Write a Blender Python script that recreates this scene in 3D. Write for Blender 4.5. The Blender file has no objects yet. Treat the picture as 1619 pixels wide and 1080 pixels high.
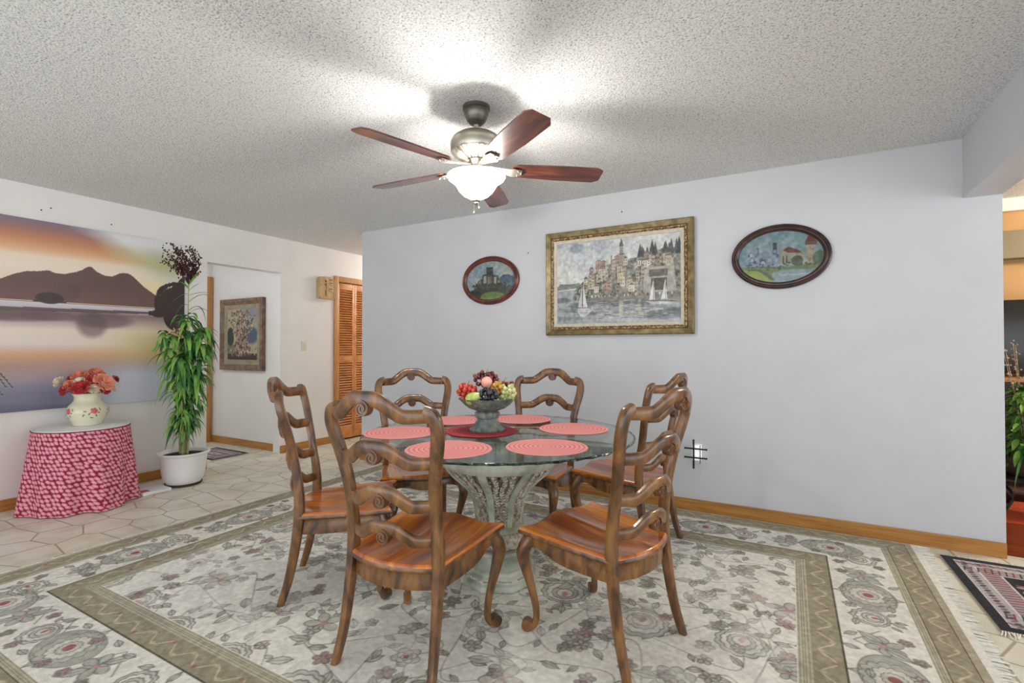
import bpy, bmesh, math, random
import numpy as np
from mathutils import Vector, Matrix, noise as mnoise
PI = math.pi
random.seed(7)
rng = np.random.default_rng(11)
scene = bpy.context.scene
COL = scene.collection

# ------------------------------------------------------------------ colours
def s2l(c):
    c = np.clip(np.asarray(c, dtype=float), 0, 1)
    return np.where(c <= 0.04045, c / 12.92, ((c + 0.055) / 1.055) ** 2.4)
def hexc(h):
    h = h.lstrip('#')
    return tuple(int(h[i:i + 2], 16) / 255 for i in (0, 2, 4))
def lin(h):
    return tuple(float(v) for v in s2l(hexc(h))) + (1.0,)

# ------------------------------------------------------------------ materials
def newmat(name):
    m = bpy.data.materials.new(name)
    m.use_nodes = True
    nt = m.node_tree
    b = nt.nodes['Principled BSDF']
    return m, nt, b
def N(nt, kind, **kw):
    n = nt.nodes.new(kind)
    for k, v in kw.items():
        if k in n.inputs:
            n.inputs[k].default_value = v
        else:
            setattr(n, k, v)
    return n
def ramp(nt, fac, stops):
    r = nt.nodes.new('ShaderNodeValToRGB')
    e = r.color_ramp.elements
    while len(e) < len(stops):
        e.new(0.5)
    for i, (p, c) in enumerate(stops):
        e[i].position = p
        e[i].color = lin(c) if isinstance(c, str) else c
    nt.links.new(fac, r.inputs[0])
    return r
def coords(nt, scale=(1, 1, 1), kind='Object'):
    tc = nt.nodes.new('ShaderNodeTexCoord')
    mp = nt.nodes.new('ShaderNodeMapping')
    mp.inputs['Scale'].default_value = scale
    nt.links.new(tc.outputs[kind], mp.inputs[0])
    return mp.outputs[0]
def bump(nt, b, height, strength=0.3, dist=0.01):
    bp = N(nt, 'ShaderNodeBump')
    bp.inputs['Strength'].default_value = strength
    bp.inputs['Distance'].default_value = dist
    nt.links.new(height, bp.inputs['Height'])
    nt.links.new(bp.outputs[0], b.inputs['Normal'])
def mottled(name, stops, scale=(8, 8, 8), detail=4, rough=0.5, metal=0.0, bmp=0.0, bd=0.005, coat=0.0, kind='Object', dist=0.0):
    m, nt, b = newmat(name)
    n = N(nt, 'ShaderNodeTexNoise')
    n.inputs['Scale'].default_value = 1.0
    n.inputs['Detail'].default_value = detail
    n.inputs['Distortion'].default_value = dist
    nt.links.new(coords(nt, scale, kind), n.inputs['Vector'])
    r = ramp(nt, n.outputs['Fac'], stops)
    nt.links.new(r.outputs[0], b.inputs['Base Color'])
    b.inputs['Roughness'].default_value = rough
    b.inputs['Metallic'].default_value = metal
    b.inputs['Coat Weight'].default_value = coat
    b.inputs['Coat Roughness'].default_value = 0.15
    if bmp:
        bump(nt, b, n.outputs['Fac'], bmp, bd)
    return m
def attr_mat(name, rough=0.7, bmp=0.0, scale=300, coat=0.0, dist=0.002):
    m, nt, b = newmat(name)
    a = N(nt, 'ShaderNodeVertexColor')
    a.layer_name = 'Col'
    nz = N(nt, 'ShaderNodeTexNoise')
    nz.inputs['Scale'].default_value = scale
    nz.inputs['Detail'].default_value = 2
    nt.links.new(coords(nt), nz.inputs['Vector'])
    mx = N(nt, 'ShaderNodeMix', data_type='RGBA', blend_type='MULTIPLY')
    mx.inputs[0].default_value = 0.18
    nt.links.new(a.outputs[0], mx.inputs[6])
    nt.links.new(nz.outputs['Color'], mx.inputs[7])
    nt.links.new(mx.outputs[2], b.inputs['Base Color'])
    b.inputs['Roughness'].default_value = rough
    b.inputs['Coat Weight'].default_value = coat
    b.inputs['Coat Roughness'].default_value = 0.08
    if bmp:
        bump(nt, b, nz.outputs['Fac'], bmp, dist)
    return m

M = {}
M['wall'] = mottled('wall_paint', [(0.3, '#c6c8cc'), (0.7, '#cccdd1')], (3, 3, 3), 3, 0.6, bmp=0.05, bd=0.002)
M['wallwarm'] = mottled('wall_paint_warm', [(0.3, '#e6e3e0'), (0.7, '#ece9e6')], (3, 3, 3), 3, 0.6, bmp=0.05, bd=0.002)
M['beige'] = mottled('old_paint', [(0.3, '#d8d3ca'), (0.7, '#ddd8cf')], (3, 3, 3), 3, 0.7)
M['tan'] = mottled('tan_wall', [(0.3, '#ad8454'), (0.7, '#bb9264')], (2, 2, 2), 3, 0.8)
M['olive'] = mottled('recess_shade_olive', [(0.3, '#7c705a'), (0.7, '#8c8068')], (2, 2, 3), 3, 0.8)  # olive tone standing for a shaded recess
M['cream'] = mottled('cream_trim', [(0.3, '#efe2cf'), (0.7, '#f3e8d6')], (5, 5, 5), 3, 0.6)
M['oak'] = mottled('oak_trim', [(0.25, '#8f5a24'), (0.5, '#b07a38'), (0.75, '#c08a48')], (3, 3, 60), 4, 0.4, coat=0.3, dist=0.4)
M['oakv'] = mottled('oak_casing', [(0.25, '#9c6632'), (0.5, '#bd8548'), (0.75, '#cc985a')], (50, 50, 2), 4, 0.45, coat=0.2, dist=0.4)
M['louver'] = mottled('pine_louver', [(0.25, '#b06c34'), (0.5, '#cc8648'), (0.75, '#d89858')], (8, 8, 14), 4, 0.45, coat=0.2, dist=0.3)
M['louverdark'] = mottled('closet_dark', [(0.3, '#50301a'), (0.7, '#60402a')], (8, 8, 8), 2, 0.9)
M['frame_wood'] = mottled('chair_frame_wood', [(0.28, '#2c1a0e'), (0.42, '#59381c'), (0.58, '#7c5228'), (0.8, '#9c6e3a')], (22, 22, 9), 5, 0.3, coat=0.5, dist=0.6, bmp=0.05)
M['darkwood'] = mottled('frame_edge_wood', [(0.25, '#3a2415'), (0.6, '#6a472a'), (0.8, '#7d5936')], (22, 22, 9), 5, 0.35, coat=0.4)
M['ceramic'] = mottled('cream_ceramic', [(0.3, '#ddd7ba'), (0.7, '#eae5ce')], (9, 9, 9), 3, 0.25, coat=0.5)
M['whitepl'] = mottled('white_plastic', [(0.3, '#e6e6e6'), (0.7, '#efefee')], (6, 6, 6), 3, 0.35)
M['ivory'] = mottled('ivory_plastic', [(0.3, '#d9d2be'), (0.7, '#e1dac8')], (6, 6, 6), 3, 0.4)
M['darkpl'] = mottled('dark_plastic', [(0.3, '#3a2c28'), (0.7, '#4a3a34')], (30, 30, 30), 3, 0.5)
M['soil'] = mottled('soil', [(0.3, '#1d1714'), (0.7, '#3a2e26')], (60, 60, 60), 4, 0.95, bmp=0.8, bd=0.02)
M['leaf'] = mottled('green_leaf', [(0.3, '#4c8030'), (0.5, '#76ac4a'), (0.7, '#a4cc6c')], (9, 9, 4), 3, 0.4)
M['leafdark'] = mottled('deep_green_leaf', [(0.3, '#2a5c2c'), (0.6, '#437e3e'), (0.8, '#5e9a50')], (9, 9, 9), 3, 0.45)
M['stem'] = mottled('pale_stem', [(0.3, '#8d9558'), (0.7, '#b3b27c')], (12, 12, 30), 3, 0.6)
M['dried'] = mottled('dried_seed', [(0.3, '#2e1718'), (0.7, '#5a3330')], (40, 40, 40), 3, 0.8)
M['nickel'] = mottled('brushed_nickel', [(0.3, '#9c978c'), (0.7, '#b7b1a5')], (4, 4, 60), 3, 0.32, metal=0.85)
M['darknickel'] = mottled('dark_nickel', [(0.3, '#5c5850'), (0.7, '#7a756a')], (4, 4, 60), 3, 0.35, metal=0.8)
M['iron'] = mottled('black_iron', [(0.3, '#151516'), (0.7, '#2a2a2b')], (60, 60, 60), 3, 0.5, metal=0.5, bmp=0.2)
M['pewter'] = mottled('grey_green_pewter', [(0.25, '#4e5754'), (0.5, '#76807b'), (0.75, '#9aa39c')], (40, 40, 12), 4, 0.45, metal=0.15, bmp=0.2)
M['stone'] = mottled('whitewashed_carving', [(0.25, '#8f897a'), (0.5, '#b4b1a2'), (0.75, '#cfcec0')], (14, 14, 9), 5, 0.6, bmp=0.3, bd=0.006)
M['stonegreen'] = mottled('pale_green_carving', [(0.3, '#7f8676'), (0.48, '#a9ae9d'), (0.7, '#cfd2c4')], (10, 10, 10), 5, 0.55, bmp=0.4, bd=0.01)
M['stonebrown'] = mottled('brown_antiqued_carving', [(0.3, '#7d6e5c'), (0.5, '#b3aa9a'), (0.7, '#dcd8cc')], (50, 50, 50), 4, 0.7, bmp=0.5, bd=0.01)
M['blackmat'] = mottled('black_screen', [(0.3, '#17120f'), (0.7, '#221b16')], (3, 3, 3), 2, 0.2)
M['redwoodfloor'] = mottled('hardwood', [(0.25, '#5a2412'), (0.5, '#8a3c1e'), (0.75, '#a8502a')], (3, 40, 3), 4, 0.3, coat=0.5)
M['redrug'] = mottled('orange_red_rug', [(0.3, '#b8401e'), (0.7, '#d05a30')], (60, 60, 60), 3, 0.9)
M['darkcab'] = mottled('dark_walnut', [(0.3, '#3a281e'), (0.7, '#55402f')], (6, 6, 30), 4, 0.5)
M['clothwhite'] = mottled('white_top', [(0.3, '#e8e8e6'), (0.7, '#f0f0ee')], (10, 10, 10), 2, 0.5)

def wood_seat():
    m, nt, b = newmat('seat_wood')
    n = N(nt, 'ShaderNodeTexNoise'); n.inputs['Scale'].default_value = 1; n.inputs['Detail'].default_value = 5; n.inputs['Distortion'].default_value = 0.5
    nt.links.new(coords(nt, (26, 3.2, 6)), n.inputs['Vector'])
    r = ramp(nt, n.outputs['Fac'], [(0.3, '#8e430a'), (0.46, '#bc6414'), (0.6, '#dc821e'), (0.78, '#ea9c34')])
    w = N(nt, 'ShaderNodeTexNoise'); w.inputs['Scale'].default_value = 1; w.inputs['Detail'].default_value = 1
    nt.links.new(coords(nt, (9, 0.7, 1)), w.inputs['Vector'])
    r2 = ramp(nt, w.outputs['Fac'], [(0.35, '#b89a84'), (0.6, '#ffffff')])
    mx = N(nt, 'ShaderNodeMix', data_type='RGBA', blend_type='MULTIPLY'); mx.inputs[0].default_value = 0.8
    nt.links.new(r.outputs[0], mx.inputs[6]); nt.links.new(r2.outputs[0], mx.inputs[7])
    nt.links.new(mx.outputs[2], b.inputs['Base Color'])
    b.inputs['Roughness'].default_value = 0.28
    b.inputs['Coat Weight'].default_value = 0.6; b.inputs['Coat Roughness'].default_value = 0.12
    return m
M['seat'] = wood_seat()
def blade_mat():
    m, nt, b = newmat('cherry_blade')
    n = N(nt, 'ShaderNodeTexNoise'); n.inputs['Scale'].default_value = 1; n.inputs['Detail'].default_value = 5; n.inputs['Distortion'].default_value = 0.6
    nt.links.new(coords(nt, (4, 34, 4)), n.inputs['Vector'])
    r = ramp(nt, n.outputs['Fac'], [(0.3, '#30160f'), (0.5, '#582a1c'), (0.72, '#7a4028')])
    nt.links.new(r.outputs[0], b.inputs['Base Color'])
    b.inputs['Roughness'].default_value = 0.3; b.inputs['Coat Weight'].default_value = 0.5
    return m
M['blade'] = blade_mat()
def ceiling_mat():
    m, nt, b = newmat('popcorn_ceiling')
    v = coords(nt)
    n = N(nt, 'ShaderNodeTexNoise'); n.inputs['Scale'].default_value = 120; n.inputs['Detail'].default_value = 3; n.inputs['Roughness'].default_value = 0.6
    nt.links.new(v, n.inputs['Vector'])
    r = ramp(nt, n.outputs['Fac'], [(0.3, (0, 0, 0, 1)), (0.62, (1, 1, 1, 1))])
    c = ramp(nt, n.outputs['Fac'], [(0.33, '#95989a'), (0.42, '#d8dadb'), (0.6, '#efefed')])  # hollows darkened in the colour, on top of the bump's own shade
    nt.links.new(c.outputs[0], b.inputs['Base Color'])
    b.inputs['Roughness'].default_value = 0.95
    bump(nt, b, r.outputs[0], 0.7, 0.006)
    return m
M['ceiling'] = ceiling_mat()
def tile_mat():
    m, nt, b = newmat('flagstone_tile')
    v = coords(nt, (3.6, 4.6, 1))
    vo = N(nt, 'ShaderNodeTexVoronoi', feature='DISTANCE_TO_EDGE', voronoi_dimensions='2D'); vo.inputs['Scale'].default_value = 1; vo.inputs['Randomness'].default_value = 0.62
    nt.links.new(v, vo.inputs['Vector'])
    vc = N(nt, 'ShaderNodeTexVoronoi', voronoi_dimensions='2D'); vc.inputs['Scale'].default_value = 1; vc.inputs['Randomness'].default_value = 0.62
    nt.links.new(v, vc.inputs['Vector'])
    n = N(nt, 'ShaderNodeTexNoise'); n.inputs['Scale'].default_value = 5; n.inputs['Detail'].default_value = 5
    nt.links.new(coords(nt), n.inputs['Vector'])
    c = ramp(nt, n.outputs['Fac'], [(0.3, '#cdc5b2'), (0.5, '#dfd9c8'), (0.7, '#e8e4d8')])
    g = ramp(nt, vo.outputs['Distance'], [(0.0, (1, 1, 1, 1)), (0.012, (1, 1, 1, 1)), (0.03, (0, 0, 0, 1))])
    mx = N(nt, 'ShaderNodeMix', data_type='RGBA'); nt.links.new(g.outputs[0], mx.inputs[0])
    bw = N(nt, 'ShaderNodeMix', data_type='RGBA', blend_type='MULTIPLY'); bw.inputs[0].default_value = 0.035
    nt.links.new(c.outputs[0], bw.inputs[6]); nt.links.new(vc.outputs['Color'], bw.inputs[7])
    nt.links.new(bw.outputs[2], mx.inputs[6]); mx.inputs[7].default_value = lin('#a89c86')
    nt.links.new(mx.outputs[2], b.inputs['Base Color'])
    b.inputs['Roughness'].default_value = 0.4
    inv = ramp(nt, vo.outputs['Distance'], [(0.0, (0, 0, 0, 1)), (0.035, (1, 1, 1, 1))])
    bump(nt, b, inv.outputs[0], 0.25, 0.003)
    return m
M['tile'] = tile_mat()
def cloth_mat():
    m, nt, b = newmat('pink_floral_cloth')
    v = coords(nt, (1, 1, 1), 'UV')
    vo = N(nt, 'ShaderNodeTexVoronoi', voronoi_dimensions='2D'); vo.inputs['Scale'].default_value = 1; vo.inputs['Randomness'].default_value = 0.38
    nt.links.new(v, vo.inputs['Vector'])
    n = N(nt, 'ShaderNodeTexNoise'); n.inputs['Scale'].default_value = 3.2; n.inputs['Detail'].default_value = 2
    nt.links.new(v, n.inputs['Vector'])
    ad = N(nt, 'ShaderNodeMath', operation='MULTIPLY_ADD'); ad.inputs[1].default_value = 0.35
    nt.links.new(n.outputs['Fac'], ad.inputs[0]); nt.links.new(vo.outputs['Distance'], ad.inputs[2])
    r = ramp(nt, ad.outputs[0], [(0.20, '#f0c0c8'), (0.36, '#e4a0ac'), (0.58, '#d8899a'), (0.65, '#a82c4a'), (0.74, '#90203c')])
    nt.links.new(r.outputs[0], b.inputs['Base Color'])
    b.inputs['Roughness'].default_value = 0.9
    return m
M['cloth'] = cloth_mat()
def mat_mat(name, c0, c1):
    m, nt, b = newmat(name)
    tc = N(nt, 'ShaderNodeTexCoord')
    w = N(nt, 'ShaderNodeTexWave', wave_type='RINGS', rings_direction='Z'); w.inputs['Scale'].default_value = 15; w.inputs['Distortion'].default_value = 0.6; w.inputs['Detail'].default_value = 1
    nt.links.new(tc.outputs['Object'], w.inputs['Vector'])
    r = ramp(nt, w.outputs['Fac'], [(0.0, c0), (0.35, c1), (1.0, c1)])
    nt.links.new(r.outputs[0], b.inputs['Base Color'])
    b.inputs['Roughness'].default_value = 0.85
    bump(nt, b, w.outputs['Fac'], 0.5, 0.003)
    return m
M['mat_coral'] = mat_mat('coral_braid', '#d4686c', '#f0a09c')
M['mat_red'] = mat_mat('red_braid', '#8e1f26', '#b43840')
def glass_mat(name, tint, ior=1.45):
    m, nt, b = newmat(name)
    out = nt.nodes['Material Output']
    t = N(nt, 'ShaderNodeBsdfTransparent'); t.inputs[0].default_value = tint
    g = N(nt, 'ShaderNodeBsdfGlossy'); g.inputs['Roughness'].default_value = 0.03
    lw = N(nt, 'ShaderNodeLayerWeight'); lw.inputs[0].default_value = 0.5
    pw = N(nt, 'ShaderNodeMath', operation='POWER'); pw.inputs[1].default_value = 4.2
    nt.links.new(lw.outputs['Facing'], pw.inputs[0])
    f = N(nt, 'ShaderNodeMath', operation='MULTIPLY_ADD'); f.inputs[1].default_value = 0.85; f.inputs[2].default_value = 0.03
    nt.links.new(pw.outputs[0], f.inputs[0])
    mx = N(nt, 'ShaderNodeMixShader')
    nt.links.new(f.outputs[0], mx.inputs[0]); nt.links.new(t.outputs[0], mx.inputs[1]); nt.links.new(g.outputs[0], mx.inputs[2])
    nt.links.new(mx.outputs[0], out.inputs['Surface'])
    return m
M['glass'] = glass_mat('table_glass', (0.88, 0.95, 0.92, 1))
M['picglass'] = glass_mat('picture_glass', (0.97, 0.98, 0.98, 1))
def chip_mat():
    m, nt, b = newmat('chipped_glass_edge')
    n = N(nt, 'ShaderNodeTexNoise'); n.inputs['Scale'].default_value = 55; n.inputs['Detail'].default_value = 2
    nt.links.new(coords(nt), n.inputs['Vector'])
    r = ramp(nt, n.outputs['Fac'], [(0.45, '#101a18'), (0.6, '#2e4640'), (0.7, '#9fb5ae')])
    nt.links.new(r.outputs[0], b.inputs['Base Color'])
    b.inputs['Roughness'].default_value = 0.15
    return m
M['chip'] = chip_mat()
def frosted(name, col, st, through):
    m, nt, b = newmat(name)
    out = nt.nodes['Material Output']
    b.inputs['Base Color'].default_value = col
    b.inputs['Emission Color'].default_value = col
    b.inputs['Emission Strength'].default_value = st
    t = N(nt, 'ShaderNodeBsdfTransparent')
    mx = N(nt, 'ShaderNodeMixShader'); mx.inputs[0].default_value = 1 - through
    nt.links.new(t.outputs[0], mx.inputs[1]); nt.links.new(b.outputs[0], mx.inputs[2])
    nt.links.new(mx.outputs[0], out.inputs['Surface'])
    return m
def emis(name, col, st):
    m, nt, b = newmat(name)
    b.inputs['Base Color'].default_value = col
    b.inputs['Emission Color'].default_value = col
    b.inputs['Emission Strength'].default_value = st
    return m

# ------------------------------------------------------------------ mesh helpers
def ob(name, me, mat=None, parent=None, loc=None, rot=None, smooth=True):
    if isinstance(me, bmesh.types.BMesh):
        bm = me
        bmesh.ops.recalc_face_normals(bm, faces=bm.faces)
        me = bpy.data.meshes.new(name)
        bm.to_mesh(me); bm.free()
    o = bpy.data.objects.new(name, me)
    COL.objects.link(o)
    if mat is not None and not me.materials:
        me.materials.append(M[mat] if isinstance(mat, str) else mat)
    if parent is not None: o.parent = parent
    if loc is not None: o.location = loc
    if rot is not None: o.rotation_euler = rot
    if smooth and len(me.polygons):
        me.polygons.foreach_set('use_smooth', [True] * len(me.polygons))
        try: me.set_sharp_from_angle(angle=math.radians(38))
        except Exception: pass
    return o
def tag(o, label=None, cat=None, group=None, kind=None):
    if label: o['label'] = label
    if cat: o['category'] = cat
    if group: o['group'] = group
    if kind: o['kind'] = kind
    return o
def thing(name, label, cat, loc=(0, 0, 0), rz=0, group=None):
    o = bpy.data.objects.new(name, None)
    COL.objects.link(o)
    o.location = loc; o.rotation_euler = (0, 0, rz)
    o.empty_display_size = 0.05
    return tag(o, label, cat, group)
def copy_tree(o, parent=None):
    c = o.copy(); COL.objects.link(c); c.parent = parent
    for ch in list(o.children):
        copy_tree(ch, c)
    return c
def box(bm, x0, x1, y0, y1, z0, z1, bev=0.0, mtx=None):
    r = bmesh.ops.create_cube(bm, size=1)
    vs = r['verts']
    for v in vs:
        v.co = Vector(((x0 + x1) / 2 + v.co.x * (x1 - x0), (y0 + y1) / 2 + v.co.y * (y1 - y0), (z0 + z1) / 2 + v.co.z * (z1 - z0)))
    if bev:
        es = list({e for v in vs for e in v.link_edges})
        r2 = bmesh.ops.bevel(bm, geom=es, offset=bev, segments=2, affect='EDGES', profile=0.6)
        vs = list({v for f in r2['faces'] for v in f.verts} | {v for v in vs if v.is_valid})
    if mtx is not None:
        bmesh.ops.transform(bm, matrix=mtx, verts=vs)
    return vs
def bx(*a, **k):
    bm = bmesh.new(); box(bm, *a, **k); return bm
def lathe(bm, prof, seg=32, cap0=True, cap1=True, fn=None, c=(0, 0, 0)):
    rings = []
    for (r, z) in prof:
        ring = []
        for i in range(seg):
            a = 2 * PI * i / seg
            rr = fn(r, z, a) if fn else r
            ring.append(bm.verts.new((c[0] + rr * math.cos(a), c[1] + rr * math.sin(a), c[2] + z)))
        rings.append(ring)
    for j in range(len(rings) - 1):
        for i in range(seg):
            k = (i + 1) % seg
            bm.faces.new((rings[j][i], rings[j][k], rings[j + 1][k], rings[j + 1][i]))
    if cap0: bm.faces.new(list(reversed(rings[0])))
    if cap1: bm.faces.new(rings[-1])
    return rings
def lathed(prof, **k):
    bm = bmesh.new(); lathe(bm, prof, **k); return bm
def catmull(pts, n=6):
    P = [Vector(p) for p in pts]
    P = [P[0] * 2 - P[1]] + P + [P[-1] * 2 - P[-2]]
    out = []
    for i in range(1, len(P) - 2):
        for j in range(n):
            t = j / n
            a, b, c, d = P[i - 1], P[i], P[i + 1], P[i + 2]
            out.append(0.5 * ((2 * b) + (c - a) * t + (2 * a - 5 * b + 4 * c - d) * t * t + (3 * b - a - 3 * c + d) * t ** 3))
    out.append(P[-2].copy())
    return out
def interp(vals, n):
    out = []
    for i in range(len(vals) - 1):
        for j in range(n):
            t = j / n
            out.append(vals[i] * (1 - t) + vals[i + 1] * t)
    out.append(vals[-1])
    return out
def sweep(bm, pts, ws, hs, ref=(1, 0, 0), prof=10, sq=0.55, mtx=None):
    """cross-section: superellipse; w along ref, h along the third axis."""
    pts = [Vector(p) for p in pts]
    n = len(pts)
    if not hasattr(ws, '__len__'): ws = [ws] * n
    if not hasattr(hs, '__len__'): hs = [hs] * n
    ref = Vector(ref)
    rings = []
    for i, p in enumerate(pts):
        t = (pts[min(i + 1, n - 1)] - pts[max(i - 1, 0)]).normalized()
        s = (ref - t * ref.dot(t)).normalized()
        u = t.cross(s)
        ring = []
        for k in range(prof):
            a = 2 * PI * (k + 0.5) / prof
            ca, sa = math.cos(a), math.sin(a)
            x = math.copysign(abs(ca) ** sq, ca) * ws[i] / 2
            y = math.copysign(abs(sa) ** sq, sa) * hs[i] / 2
            ring.append(bm.verts.new(p + s * x + u * y))
        rings.append(ring)
    for j in range(n - 1):
        for i in range(prof):
            k = (i + 1) % prof
            bm.faces.new((rings[j][i], rings[j][k], rings[j + 1][k], rings[j + 1][i]))
    bm.faces.new(list(reversed(rings[0]))); bm.faces.new(rings[-1])
    return rings
def tube(bm, pts, r, prof=8):
    pts = [Vector(p) for p in pts]
    n = len(pts)
    rs = r if hasattr(r, '__len__') else [r] * n
    last = None; rings = []
    for i, p in enumerate(pts):
        t = (pts[min(i + 1, n - 1)] - pts[max(i - 1, 0)]).normalized()
        if last is None:
            a = Vector((0, 0, 1)) if abs(t.z) < 0.9 else Vector((1, 0, 0))
            s = t.cross(a).normalized()
        else:
            s = (last - t * last.dot(t)).normalized()
        last = s
        u = t.cross(s)
        rings.append([bm.verts.new(p + (s * math.cos(2 * PI * k / prof) + u * math.sin(2 * PI * k / prof)) * rs[i]) for k in range(prof)])
    for j in range(n - 1):
        for i in range(prof):
            k = (i + 1) % prof
            bm.faces.new((rings[j][i], rings[j][k], rings[j + 1][k], rings[j + 1][i]))
    bm.faces.new(list(reversed(rings[0]))); bm.faces.new(rings[-1])
def ball(bm, c, r, sub=1, sc=(1, 1, 1)):
    q = bmesh.ops.create_icosphere(bm, subdivisions=sub, radius=r)
    for v in q['verts']:
        v.co = Vector((v.co.x * sc[0] + c[0], v.co.y * sc[1] + c[1], v.co.z * sc[2] + c[2]))
    return q['verts']
def struct(name, bm, mat, parent=None, smooth=False):
    o = ob(name, bm, mat, parent, smooth=smooth)
    if parent is None: o['kind'] = 'structure'
    return o

# ------------------------------------------------------------------ painted patterns (albedo only), stored as a colour attribute
class Cv:
    def __init__(s, W, H, res, base):
        s.W, s.H, s.res = W, H, res
        s.nx, s.ny = int(round(W / res)) + 1, int(round(H / res)) + 1
        s.xs = np.linspace(0, W, s.nx); s.ys = np.linspace(0, H, s.ny)
        s.a = np.empty((s.ny, s.nx, 3)); s.a[:] = hexc(base)
    def win(s, x0, x1, y0, y1):
        i0 = max(0, int(np.floor(x0 / s.res))); i1 = min(s.nx, int(np.ceil(x1 / s.res)) + 2)
        j0 = max(0, int(np.floor(y0 / s.res))); j1 = min(s.ny, int(np.ceil(y1 / s.res)) + 2)
        if i1 <= i0 or j1 <= j0: return None
        X, Y = np.meshgrid(s.xs[i0:i1], s.ys[j0:j1])
        return (slice(j0, j1), slice(i0, i1)), X, Y
    def mix(s, sl, m, c, al=1.0):
        c = np.array(hexc(c) if isinstance(c, str) else c)
        m = (np.clip(m, 0, 1) * al)[..., None]
        s.a[sl] = s.a[sl] * (1 - m) + c * m
    def ell(s, x, y, rx, ry, c, al=1.0, rot=0, soft=None):
        R = max(rx, ry) * 1.5; w = s.win(x - R, x + R, y - R, y + R)
        if w is None: return
        sl, X, Y = w
        ca, sa = math.cos(rot), math.sin(rot)
        u = ((X - x) * ca + (Y - y) * sa) / rx; v = (-(X - x) * sa + (Y - y) * ca) / ry
        d = np.sqrt(u * u + v * v)
        if soft: m = np.clip((1.3 - d) / 0.6, 0, 1); m = m * m * (3 - 2 * m)
        else: m = np.clip((1 - d) * min(rx, ry) / s.res + 0.5, 0, 1)
        s.mix(sl, m, c, al)
    def rect(s, x0, x1, y0, y1, c, al=1.0):
        w = s.win(x0, x1, y0, y1)
        if w is None: return
        sl, X, Y = w
        s.mix(sl, ((X >= x0) & (X <= x1) & (Y >= y0) & (Y <= y1)).astype(float), c, al)
    def poly(s, P, c, al=1.0):
        P = np.array(P); w = s.win(P[:, 0].min(), P[:, 0].max(), P[:, 1].min(), P[:, 1].max())
        if w is None: return
        sl, X, Y = w
        m = np.zeros(X.shape, bool); n = len(P)
        for i in range(n):
            x1, y1 = P[i]; x2, y2 = P[(i + 1) % n]
            if y1 == y2: continue
            m ^= ((Y < y1) != (Y < y2)) & (X < (x2 - x1) * (Y - y1) / (y2 - y1) + x1)
        s.mix(sl, m.astype(float), c, al)
    def line(s, P, wd, c, al=1.0):
        for (x1, y1), (x2, y2) in zip(P[:-1], P[1:]):
            w = s.win(min(x1, x2) - wd, max(x1, x2) + wd, min(y1, y2) - wd, max(y1, y2) + wd)
            if w is None: continue
            sl, X, Y = w
            dx, dy = x2 - x1, y2 - y1; L = dx * dx + dy * dy + 1e-12
            t = np.clip(((X - x1) * dx + (Y - y1) * dy) / L, 0, 1)
            d = np.hypot(X - x1 - t * dx, Y - y1 - t * dy)
            s.mix(sl, np.clip((wd / 2 - d) / s.res + 0.5, 0, 1), c, al)
    def noise(s, scale, oct=4, seed=0, sx=1.0, sy=1.0):
        r = np.random.default_rng(seed); out = np.zeros((s.ny, s.nx)); amp = 1; tot = 0
        for o in range(oct):
            gx = max(2, int(s.W * scale * sx * 2 ** o) + 2); gy = max(2, int(s.H * scale * sy * 2 ** o) + 2)
            g = r.random((gy, gx))
            fx = s.xs / s.W * (gx - 1.001); fy = s.ys / s.H * (gy - 1.001)
            ix, iy = fx.astype(int), fy.astype(int); tx, ty = fx - ix, fy - iy
            tx = tx * tx * (3 - 2 * tx); ty = ty * ty * (3 - 2 * ty)
            A = g[np.ix_(iy, ix)] * (1 - tx) + g[np.ix_(iy, ix + 1)] * tx
            B = g[np.ix_(iy + 1, ix)] * (1 - tx) + g[np.ix_(iy + 1, ix + 1)] * tx
            out += amp * (A * (1 - ty)[:, None] + B * ty[:, None]); tot += amp; amp *= 0.5
        return out / tot
    def mesh(s, name, fn, mask=None):
        """fn(X, Y) -> three arrays of world/local coordinates."""
        X, Y = np.meshgrid(s.xs, s.ys)
        co = np.stack([np.broadcast_to(np.asarray(q, dtype=float), X.shape) for q in fn(X, Y)], -1).reshape(-1, 3)
        idx = np.arange(s.nx * s.ny).reshape(s.ny, s.nx)
        q = np.stack([idx[:-1, :-1], idx[:-1, 1:], idx[1:, 1:], idx[1:, :-1]], -1)
        if mask is not None: q = q[mask(X, Y)[:-1, :-1]]
        q = q.reshape(-1, 4)
        colr = s.a.reshape(-1, 3)
        used = np.unique(q); remap = np.zeros(len(co), int); remap[used] = np.arange(len(used))
        co = co[used]; colr = colr[used]; q = remap[q]
        me = bpy.data.meshes.new(name)
        me.vertices.add(len(co)); me.vertices.foreach_set('co', co.astype(np.float32).ravel())
        me.loops.add(q.size); me.loops.foreach_set('vertex_index', q.astype(np.int32).ravel())
        me.polygons.add(len(q)); me.polygons.foreach_set('loop_start', np.arange(0, q.size, 4, dtype=np.int32))
        try: me.polygons.foreach_set('loop_total', np.full(len(q), 4, dtype=np.int32))
        except Exception: pass
        me.update(calc_edges=True); me.validate()
        at = me.color_attributes.new('Col', 'FLOAT_COLOR', 'POINT')
        rgba = np.ones((len(co), 4), np.float32); rgba[:, :3] = s2l(colr)
        at.data.foreach_set('color', rgba.ravel())
        me.polygons.foreach_set('use_smooth', [True] * len(me.polygons))
        return me

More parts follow.
